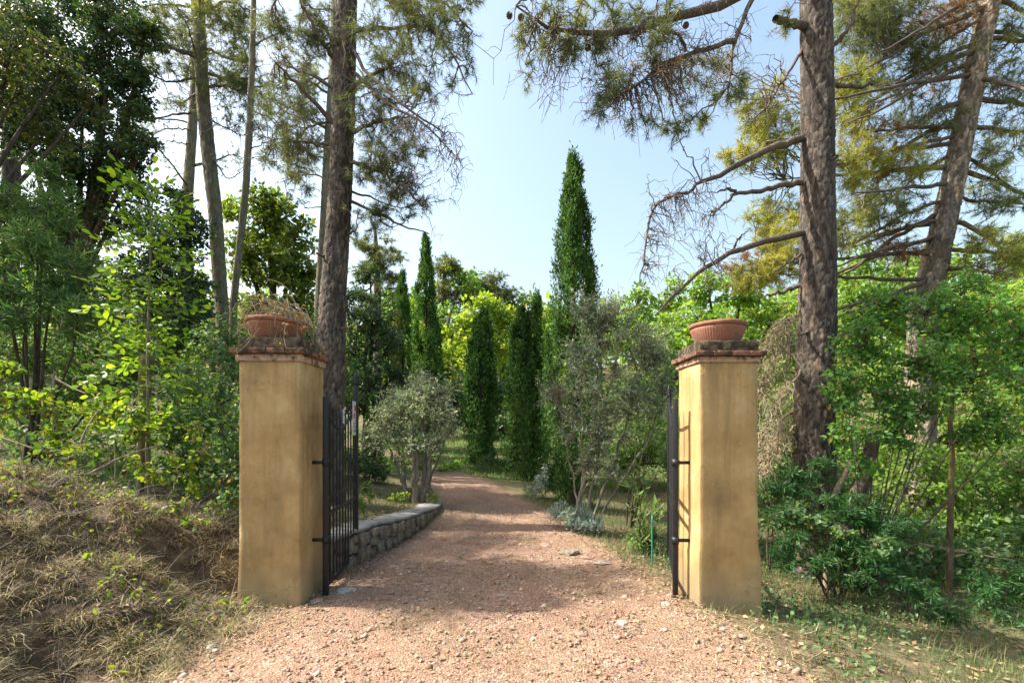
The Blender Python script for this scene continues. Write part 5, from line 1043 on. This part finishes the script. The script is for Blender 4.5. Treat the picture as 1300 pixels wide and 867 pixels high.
leafy('frond_bush', 'dark green frond-like bush at the foot of the straight grey pine', 'bush', gb(1060, 5.1), [(1050, 640, 5.1, 46, 24), (1000, 620, 5.3, 34, 30), (1090, 650, 5.0, 44, 24), (1030, 600, 5.3, 30, 24), (990, 660, 5.1, 24, 22), (1130, 670, 4.9, 36, 20), (1070, 690, 4.8, 40, 16), (1000, 690, 4.9, 30, 18), (1110, 710, 4.7, 34, 14), (1045, 715, 4.75, 34, 14), (1085, 735, 4.6, 30, 10), (1005, 715, 4.8, 24, 12)], (.055, .0095), 'fern', 2.9, 'bark_dark', .02, 104, 'frond bushes on the right slope', stems=6, flat=.45, droop=.35)
leafy('frond_bush', 'brighter green frond spray reaching down the slope in the shade', 'bush', gb(1165, 4.6), [(1150, 735, 4.55, 30, 14), (1180, 760, 4.45, 30, 14), (1130, 715, 4.7, 26, 12), (1205, 775, 4.4, 22, 12)], (.05, .009), 'fern', 3.0, 'bark_dark', .012, 105, 'frond bushes on the right slope', stems=6, flat=.4, droop=.4)
leafy('frond_bush', 'green frond bush at the right edge below the light bushes', 'bush', gb(1270, 4.7), [(1265, 750, 4.6, 36, 20), (1300, 740, 4.6, 30, 26), (1240, 735, 4.7, 24, 14), (1290, 780, 4.4, 30, 16), (1335, 750, 4.6, 34, 40)], (.05, .009), 'fern', 2.9, 'bark_dark', .012, 106, 'frond bushes on the right slope', stems=6, flat=.45, droop=.4)
leafy('shade_shrub', 'shadowy shrubs in the dip behind the frond bushes', 'shrub', gb(1120, 6.4), [(1100, 640, 6.4, 50, 30), (1180, 690, 6.0, 60, 26), (1250, 710, 5.8, 50, 24), (1000, 560, 6.6, 36, 40), (980, 640, 6.2, 30, 40), (1060, 620, 6.5, 40, 40), (1320, 700, 5.8, 50, 40), (1010, 670, 5.5, 44, 30), (1080, 690, 5.3, 44, 22), (1140, 705, 5.2, 40, 18), (1000, 620, 5.8, 30, 30), (1030, 660, 4.9, 26, 18), (1075, 670, 4.8, 26, 16), (1000, 650, 5.0, 22, 18), (1120, 690, 4.7, 26, 14)], (.055, .03), 'under', 2.2, 'bark_dark', .03, 107, None, stems=5)
leafy('grey_bush', 'grey-green feathery bush between the right pillar and the straight pine', 'bush', gb(980, 6.0), [(975, 540, 6.0, 24, 40), (985, 590, 5.9, 24, 30), (970, 490, 6.1, 18, 26)], (.06, .018), 'willow', 1.0, 'bark_dark', .02, 108, None, stems=5)
leafy('lavender_bush', 'silvery blue-grey lavender cushion on the right edge of the drive', 'bush', gb(735, 6.9), [(730, 655, 6.75, 22, 15), (712, 650, 6.9, 16, 12), (748, 662, 6.7, 18, 13), (735, 668, 6.6, 20, 10)], (.055, .008), 'lavender', 3.0, 'twig_grey', .012, 109, None, stems=9, out=.2, droop=-.9, sub=.4, flat=1.0)
leafy('rosemary_bush', 'low rosemary-like bush spreading at the foot of the stout cypress', 'bush', gb(625, 12.4), [(625, 600, 12.2, 26, 14), (605, 604, 12.2, 20, 10), (640, 585, 12.5, 18, 20), (618, 588, 12.5, 14, 16)], (.09, .018), 'rosemary', 3.0, 'bark_dark', .02, 110, None, stems=7, out=.2, droop=-.8, flat=1.0)
leafy('pale_bush', 'small pale grey-green bush between the twin-tipped and tallest cypress feet', 'bush', gb(692, 9.2), [(690, 612, 9.1, 18, 16), (680, 622, 9.1, 14, 10), (698, 600, 9.2, 10, 14)], (.05, .015), 'lavender', 2.2, 'bark_dark', .015, 111, None, stems=6, droop=-.4)
leafy('leafy_bush', 'bright low plants on the verge in front of the left lawn', 'bush', gb(570, 12.6), [(570, 592, 12.4, 16, 7), (560, 598, 12.2, 12, 5), (582, 590, 12.6, 12, 6)], (.07, .045), 'bright', 2.5, 'bark_dark', .01, 112, None, stems=5)
leafy('leafy_bush', 'tuft of green plants at the near corner of the wall terrace', 'bush', gb(462, 5.7), [(463, 620, 5.8, 8, 14), (458, 640, 5.8, 8, 12), (470, 630, 6, 8, 10)], (.03, .022), 'mid', 1.6, 'bark_dark', .006, 113, None, stems=5)
leafy('leafy_bush', 'small weeds sprouting round the foot of the stout-stemmed olive', 'bush', gb(515, 7.7), [(512, 630, 7.6, 14, 8), (500, 632, 7.7, 12, 6), (548, 632, 7.9, 8, 7)], (.035, .022), 'bramble', 1.8, 'bark_dark', .006, 114, None, stems=5)

# oleander by the green stake: long leaves, each a part
rg = rng_(121); ob = np.array(gb(818, 6.1)); ole = thing('oleander_bush', 'bushy plant with long pale-edged lance leaves next to the green stake', 'plant', ob)
mb = MB(); lt = np.array([[0, 0, 0], [.25, .5, .1], [.6, .45, .08], [1, 0, -.15], [.6, -.45, .08], [.25, -.5, .1], [.5, 0, -.03]]); lf = np.array([[0, 6, 1], [1, 6, 2], [2, 6, 3], [3, 6, 4], [4, 6, 5], [5, 6, 0]])
lm = MB().add(lt * np.array([.17, .030, .03]), lf).mesh('leaf', M['oleander'])
tips = []
for i in range(26):
    e = P(rg.uniform(795, 850), rg.uniform(612, 700), rg.uniform(5.7, 6.3)); q = resample(np.array([ob + [rg.normal() * .05, rg.normal() * .05, -.03], ob * .5 + e * .5 + [0, 0, .08], e]), 8); tubes(mb, q[None], np.linspace(.007, .003, 8)[None], 5); tips.append(q)
mb.build('stems', M['bark_dark'], ole)
for i in range(250):
    q = tips[i % 26]; j = rg.integers(3, 8); pos = q[j]; D = nrm(q[j] - q[j - 1]); d = nrm(D * .8 + rg.normal(size=3) * .8 + [0, 0, .1])
    s = rg.uniform(.6, 1.15); inst('leaf', lm, ole, Vector(pos) - Vector(ob), scale=(s, s, s), quat=Vector(d).to_track_quat('X', 'Z'))
# green garden stake
m, nt, b_, out = _new('green_stake'); b_.inputs["Base Color"].default_value = (.03, .22, .17, 1); b_.inputs["Roughness"].default_value = .5
sk_b = ground_at(828, 716); top = P(828, 655, sk_b[1]); mb = MB(); zz = np.linspace(sk_b[2] - .1, top[2], 14)
tubes(mb, np.stack([sk_b[0] + 0 * zz, sk_b[1] + 0 * zz, zz], -1)[None], (.0085 + .0015 * (np.arange(14) % 2))[None], 8, cap=True)
tag(mb.build('garden_stake', m, None, tuple(sk_b), False), 'thin green plastic garden stake standing beside the right gate leaf', 'stake')
# dead twiggy brush by the right pine
rg = rng_(131); bb = np.array(gb(1000, 5.6)); db = thing('dead_brush', 'pale dry twiggy branches hanging between the right pillar and the pine', 'brush', bb)
mb = MB(); main = []
for (a, c, d) in [((1012, 405), (965, 455), 5.5), ((1014, 420), (962, 500), 5.5), ((1012, 430), (985, 530), 5.4), ((1016, 470), (966, 560), 5.5), ((1014, 500), (975, 600), 5.4), ((1016, 400), (985, 440), 5.6), ((1010, 540), (968, 590), 5.5)]:
    p, q = P(*a, d + .2), P(*c, d); r_ = twig_paths(p[None], q[None], rg, 14, -.12, .03)[0]; tubes(mb, r_[None], np.linspace(.012, .004, 14)[None], 5); main.append(r_)
mn = np.concatenate([k[3:] for k in main]); n = 420; S = mn[rg.integers(0, len(mn), n)]; E = S + rg.normal(size=(n, 3)) * .10 + np.array([-.07, 0, -.16]) * rg.uniform(.3, 1.6, (n, 1))
p = twig_paths(S, E, rg, 6, -.12, .08); tubes(mb, p, np.linspace(.0045, .002, 6)[None] * np.ones((n, 1)), 3)
k = rg.integers(0, n, 900); S = p[k, rg.integers(2, 6, 900)]; E = S + rg.normal(size=(900, 3)) * .06 + np.array([-.02, 0, -.07]); tubes(mb, twig_paths(S, E, rg, 5, -.1, .1), np.linspace(.003, .0014, 5)[None] * np.ones((900, 1)), 3)
mb.build('dry_twigs', M['twig_dead'], db)
pole('dead_tree', 'dark dead trunk leaning right at the foot of the straight pine', 'tree', [(1062, 700, 5.6), (1080, 650, 5.7), (1098, 600, 5.8), (1112, 550, 5.9)], .10, .07, 'bark_dark', None, 12, .06, 21)
pole('broken_branch', 'short weathered grey limb propped against the straight pine', 'branch', [(1048, 650, 5.3), (1060, 625, 5.35), (1072, 605, 5.4), (1083, 580, 5.4)], .032, .024, 'stick', None, 9, .14, 22)
pole('slender_tree', 'thin mossy tree stem standing alone before the light bushes', 'tree', [(1205, 730, 5.5), (1207, 690, 5.5), (1206, 650, 5.5), (1209, 600, 5.5), (1206, 540, 5.5), (1212, 480, 5.5)], .038, .018, 'bark_moss', None, 10, .08, 23)
pole('fallen_branch', 'brown fallen branch lying in the dip behind the mossy stem', 'branch', [(1165, 690, 5.9), (1200, 697, 5.8), (1250, 705, 5.7), (1290, 712, 5.7)], .02, .012, 'stick', None, 7, .1, 24, False)
pole('fallen_twig', 'pale straight twig lying in the grass right of the right pillar', 'twig', [(1022, 840, 2.9), (1035, 833, 3.0), (1050, 824, 3.1)], .006, .004, 'stick', 'twigs in the right grass', 6, .1, 25, False)
pole('fallen_twig', 'bent reddish twig standing up in the right grass', 'twig', [(1018, 805, 3.3), (1030, 803, 3.3), (1037, 800, 3.35), (1040, 790, 3.35)], .005, .004, 'stick', 'twigs in the right grass', 6, .1, 26, False)
# single pale leaf lying on the slope
lg = ground_at(1061, 766); lm = MB().add(lt * np.array([.10, .05, .03]) - [.05, 0, 0], lf); o = lm.build('fallen_leaf', M['oleander'], None, (0, 0, 0)); o.location = (lg[0], lg[1], lg[2] + .03); o.rotation_euler = (R(25), 0, .2)
tag(o, 'single pale yellow-green leaf lying on the shaded right slope', 'leaf')

# ================================================================== ground cover (stuff)
rg = rng_(201)
def area(n, x0, x1, y0, y1, test=None):
    x = rg.uniform(x0, x1, n); y = rg.uniform(y0, y1, n)
    l, r = road_edges(y); k = test(x, y, l, r) if test else np.ones(n, bool)
    x, y = x[k], y[k]; return np.stack([x, y, gz(x, y)], -1)
# straw on the near left bank
mb = MB()
keep = lambda x, y, l, r: (x < l + .02) & ~((x > -2.3) & (y > 3.80))
B = area(30000, -6.0, -1.8, 1.4, 5.4, lambda x, y, l, r: keep(x, y, l, r) & (rg.random(len(x)) < np.clip(.45 + .8 * wob(x, y, .33, 14.), .04, 1)))
blades(mb, B, rg, .09, .0028, 1.2, None, 2, .6)
T = area(1300, -5.0, -1.95, 1.5, 5.3, keep); nb = rg.integers(14, 60, len(T)); k = np.repeat(np.arange(len(T)), nb)       # tussocks of dead grass hanging downslope
az = rg.uniform(0, 2 * np.pi, len(T)); az = np.where(rg.random(len(T)) < .6, rg.normal(-.5, .6, len(T)), az)
Bk = T[k] + rg.normal(size=(len(k), 3)) * [.035, .035, .008]; blades(mb, Bk, rg, .17, .0034, .75, az[k] + .9 * rg.normal(size=len(k)), 3, 1.3)
B2 = B[rg.random(len(B)) < .05] + np.array([0, 0, .03]); blades(mb, B2, rg, .24, .0026, 1.05, None, 4, .6)
tag(mb.build('dry_grass', M['straw']), kind='stuff')
# straw and needles at the drive margins
mb = MB()
B = area(30000, -2.6, 2.6, 2.0, 9, lambda x, y, l, r: ((np.abs(x - l) < .32) | (np.abs(x - r) < .38)) & (rg.random(len(x)) < np.exp(-np.minimum(np.abs(x - l), np.abs(x - r)) / .20)))
blades(mb, B + [0, 0, .006], rg, .10, .004, 1.1, None, 2, .5)
x, y = on_drive(22000, 2.0, 9, 1.4); kk = rg.random(len(x)) < np.clip(.35 + .6 * wob(x, y, .45, 17.), .05, 1); x, y = x[kk], y[kk]; blades(mb, np.stack([x, y, gz(x, y) + .014], -1), rg, .07, .003, 1.45, None, 2, .15)
tag(mb.build('straw_litter', M['straw']), kind='stuff')
# green grass on the right slope, terrace, verge
mb = MB()
B = area(20000, 1.2, 7.0, 2.2, 6.4, lambda x, y, l, r: (x > r + .05) & (rg.random(len(x)) < np.clip(.25 + .6 * (x - r) - .02 * (x - r) ** 2, .1, 1) * (.45 + .55 * (wob(x, y, .3, 7) > -.2))) & ~((x > 1.5) & (x < 2.05) & (y > 3.85) & (y < 4.4)))
blades(mb, B, rg, .15, .0048, .45, None, 2, .8)
B = area(13000, .2, 5.0, 5.2, 11, lambda x, y, l, r: (x > r + .0)); blades(mb, B, rg, .13, .007, .4, None, 2, .7)
B = area(13000, -6, -1.2, 4.8, 10, lambda x, y, l, r: (x < l - .33) & (wob(x, y, .6, 2) > -.5)); blades(mb, B, rg, .09, .007, .5, None, 2, .7)
B = area(16000, -2.0, 1.6, 2.4, 12, lambda x, y, l, r: (x > l) & (x < r) & (wob(x, y, .35, 12) > .55) & (rg.random(len(x)) < np.where(np.abs(x - .5 * (l + r)) < .3, .5, .12))); blades(mb, B, rg, .05, .005, .5, None, 2, .7)
B = area(3500, -5, -1.9, 1.6, 4.8, lambda x, y, l, r: (x < l) & (wob(x, y, .4, 21) > .35) & ~((x > -2.3) & (y > 3.82))); blades(mb, B, rg, .12, .005, .35, None, 3, .6)
x, y = on_drive(110, 2.3, 9, 1.2); l, r = road_edges(y); kk = (np.abs(x - .5 * (l + r)) < .45) | (rg.random(len(x)) < .35); x, y = x[kk], y[kk]      # weeds in the drive
T = np.stack([x, y, gz(x, y)], -1); k = np.repeat(np.arange(len(T)), rg.integers(10, 40, len(T))); blades(mb, T[k] + rg.normal(size=(len(k), 3)) * [.05, .05, 0], rg, .055, .004, .6, None, 3, .7)
tag(mb.build('green_grass', M['grass']), kind='stuff')
mb = MB(); B = area(26000, -7, 6, 11, 21, lambda x, y, l, r: ((x < l) | (x > r))); blades(mb, B, rg, .16, .022, .4, None, 2, .6)
tag(mb.build('lawn_grass', M['lawn']), kind='stuff')
# low leafy weeds and litter on the banks
mb = MB(); C = area(5200, -6.5, -1.9, 1.8, 5.0, lambda x, y, l, r: (x < l - .1) & (wob(x, y, .5, 31) > .0) & ~((x > -2.3) & (y > 3.8)))
leaves(mb, C + np.stack([0 * C[:, 0], 0 * C[:, 0], .10 * rg.random(len(C))], -1), rg, .035, .022, up=1.0, tpl=LEAF4); tag(mb.build('bank_weeds', M['bramble']), kind='stuff'); mb = MB()
C = area(9000, 1.6, 7.5, 2.6, 6.5, lambda x, y, l, r: (x > r + .25) & (wob(x, y, .5, 41) > -.1) & ~((x > 1.5) & (x < 2.05) & (y > 3.85) & (y < 4.4)))
leaves(mb, C + np.stack([0 * C[:, 0], 0 * C[:, 0], .12 * rg.random(len(C))], -1), rg, .04, .022, up=1.0, tpl=LEAF4)
tag(mb.build('weeds', M['under']), kind='stuff')
mb = MB(); C = area(15000, -6.5, 7, 1.6, 7.5, lambda x, y, l, r: (x < l + .2) | (x > r - .15)); leaves(mb, C + [0, 0, .012], rg, .04, .022, up=2.0, rnd=.6, tpl=LEAF2)
C = area(5000, -2, 2, 2, 8, lambda x, y, l, r: (x > l) & (x < r)); leaves(mb, C + [0, 0, .016], rg, .03, .018, up=2.0, rnd=.6, tpl=LEAF2)
tag(mb.build('leaf_litter', M['litter']), kind='stuff')
# fine dead stems over the bank
mb = MB(); S = area(900, -6, -2.2, 2.6, 5.6, lambda x, y, l, r: (x < l - .3) & ~((x > -2.4) & (y > 3.7))); a = rg.uniform(0, 6.3, len(S)); L = rg.uniform(.12, .45, len(S))
E = S + np.stack([L * np.cos(a), L * np.sin(a), rg.uniform(-.03, .22, len(S))], -1); k = ~((E[:, 0] > -2.3) & (E[:, 1] > 3.75)); E[:, 2] = np.maximum(E[:, 2], gz(E[:, 0], E[:, 1]) + .03)
tubes(mb, twig_paths(S[k], E[k], rg, 6, -.10, .04), np.linspace(.003, .0012, 6)[None] * np.ones((k.sum(), 1)), 3); tag(mb.build('dead_stems', M['twig_grey']), kind='stuff')
# undergrowth thicket further back, left and right
mb = MB(); n = 26000
def thick(n, x0, x1, y0, y1, h, test):
    C = area(n, x0, x1, y0, y1, test); hh = h * (.5 + .5 * np.clip(wob(C[:, 0], C[:, 1], 1.1, 3.), -1, 1)); C[:, 2] += hh * rg.random(len(C)) ** .7; return C
C = thick(18000, -14, -3.0, 5.4, 12, 1.0, lambda x, y, l, r: (x < l - 1.6)); leaves(mb, C, rg, .09, .052, up=.6)
C = thick(15000, 3.6, 14, 5.6, 12, .9, lambda x, y, l, r: (x > r + 2.2)); leaves(mb, C, rg, .09, .052, up=.6)
tag(mb.build('undergrowth', M['under']), kind='stuff')
# far-off wood that closes the view all round the clearing
mb = MB(); n = 38000; a = rg.uniform(0, 2 * np.pi, n); rr_ = rg.uniform(31, 48, n); x = rr_ * np.sin(a); y = rr_ * np.cos(a) + 4; g = gz(x, y)
hh = 5.0 + 2.2 * wob(x, y, 3.2, 6.) + 1.2 * wob(x, y, 1.3, 9.); z = g + hh * np.sqrt(rg.random(n)); C = np.stack([x, y, z], -1)
leaves(mb, C, rg, .68, .45, up=.5); tag(mb.build('woodland', M['mid']), kind='stuff')

leafy('leafy_bush', 'low green bushes hiding where the drive turns away behind the left olive', 'bush', gb(505, 12.6), [(505, 590, 12.4, 24, 12), (480, 585, 12.6, 20, 12), (535, 592, 12.4, 14, 8), (455, 580, 12.6, 20, 14), (520, 570, 13.4, 26, 12)], (.07, .04), 'mid', 2.6, 'bark_dark', .015, 151, None, stems=6)

def cone_mesh():
    mb = MB(); n = 60; k = np.arange(n); f = (k + .5) / n; a = k * 2.399; r = .022 * np.sin(np.pi * np.clip(f * .85 + .1, 0, 1)) ** .8
    C = np.stack([r * np.cos(a), r * np.sin(a), -.07 * f], -1); o = np.stack([np.cos(a), np.sin(a), 0 * a - .5], -1)
    t = LEAF2[0]; A = nrm(o); Bv = nrm(np.cross(A, [0, 0, 1.])); N = np.cross(A, Bv)
    V = (C * .6)[:, None] + t[None, :, 0:1] * .022 * A[:, None] + t[None, :, 1:2] * .018 * Bv[:, None] + t[None, :, 2:3] * .02 * N[:, None]
    mb.add(V.reshape(-1, 3), (np.arange(n)[:, None, None] * 4 + LEAF2[1][None]).reshape(-1, 3)); return mb.mesh('cone', M['litter'])
cm = cone_mesh()
par = [o for o in bpy.data.objects if o.get('label', '').startswith('straight grey-barked')][0]
for (px, py, d) in ((648, 16, 5.0), (662, 20, 5.02), (690, 48, 5.1), (745, 58, 5.2), (870, 30, 5.4), (600 + 240, 92, 5.3)):
    inst('cone', cm, par, Vector(P(px, py, d)) - par.location, (.3, .2, px), (1.2, 1.2, 1.2))
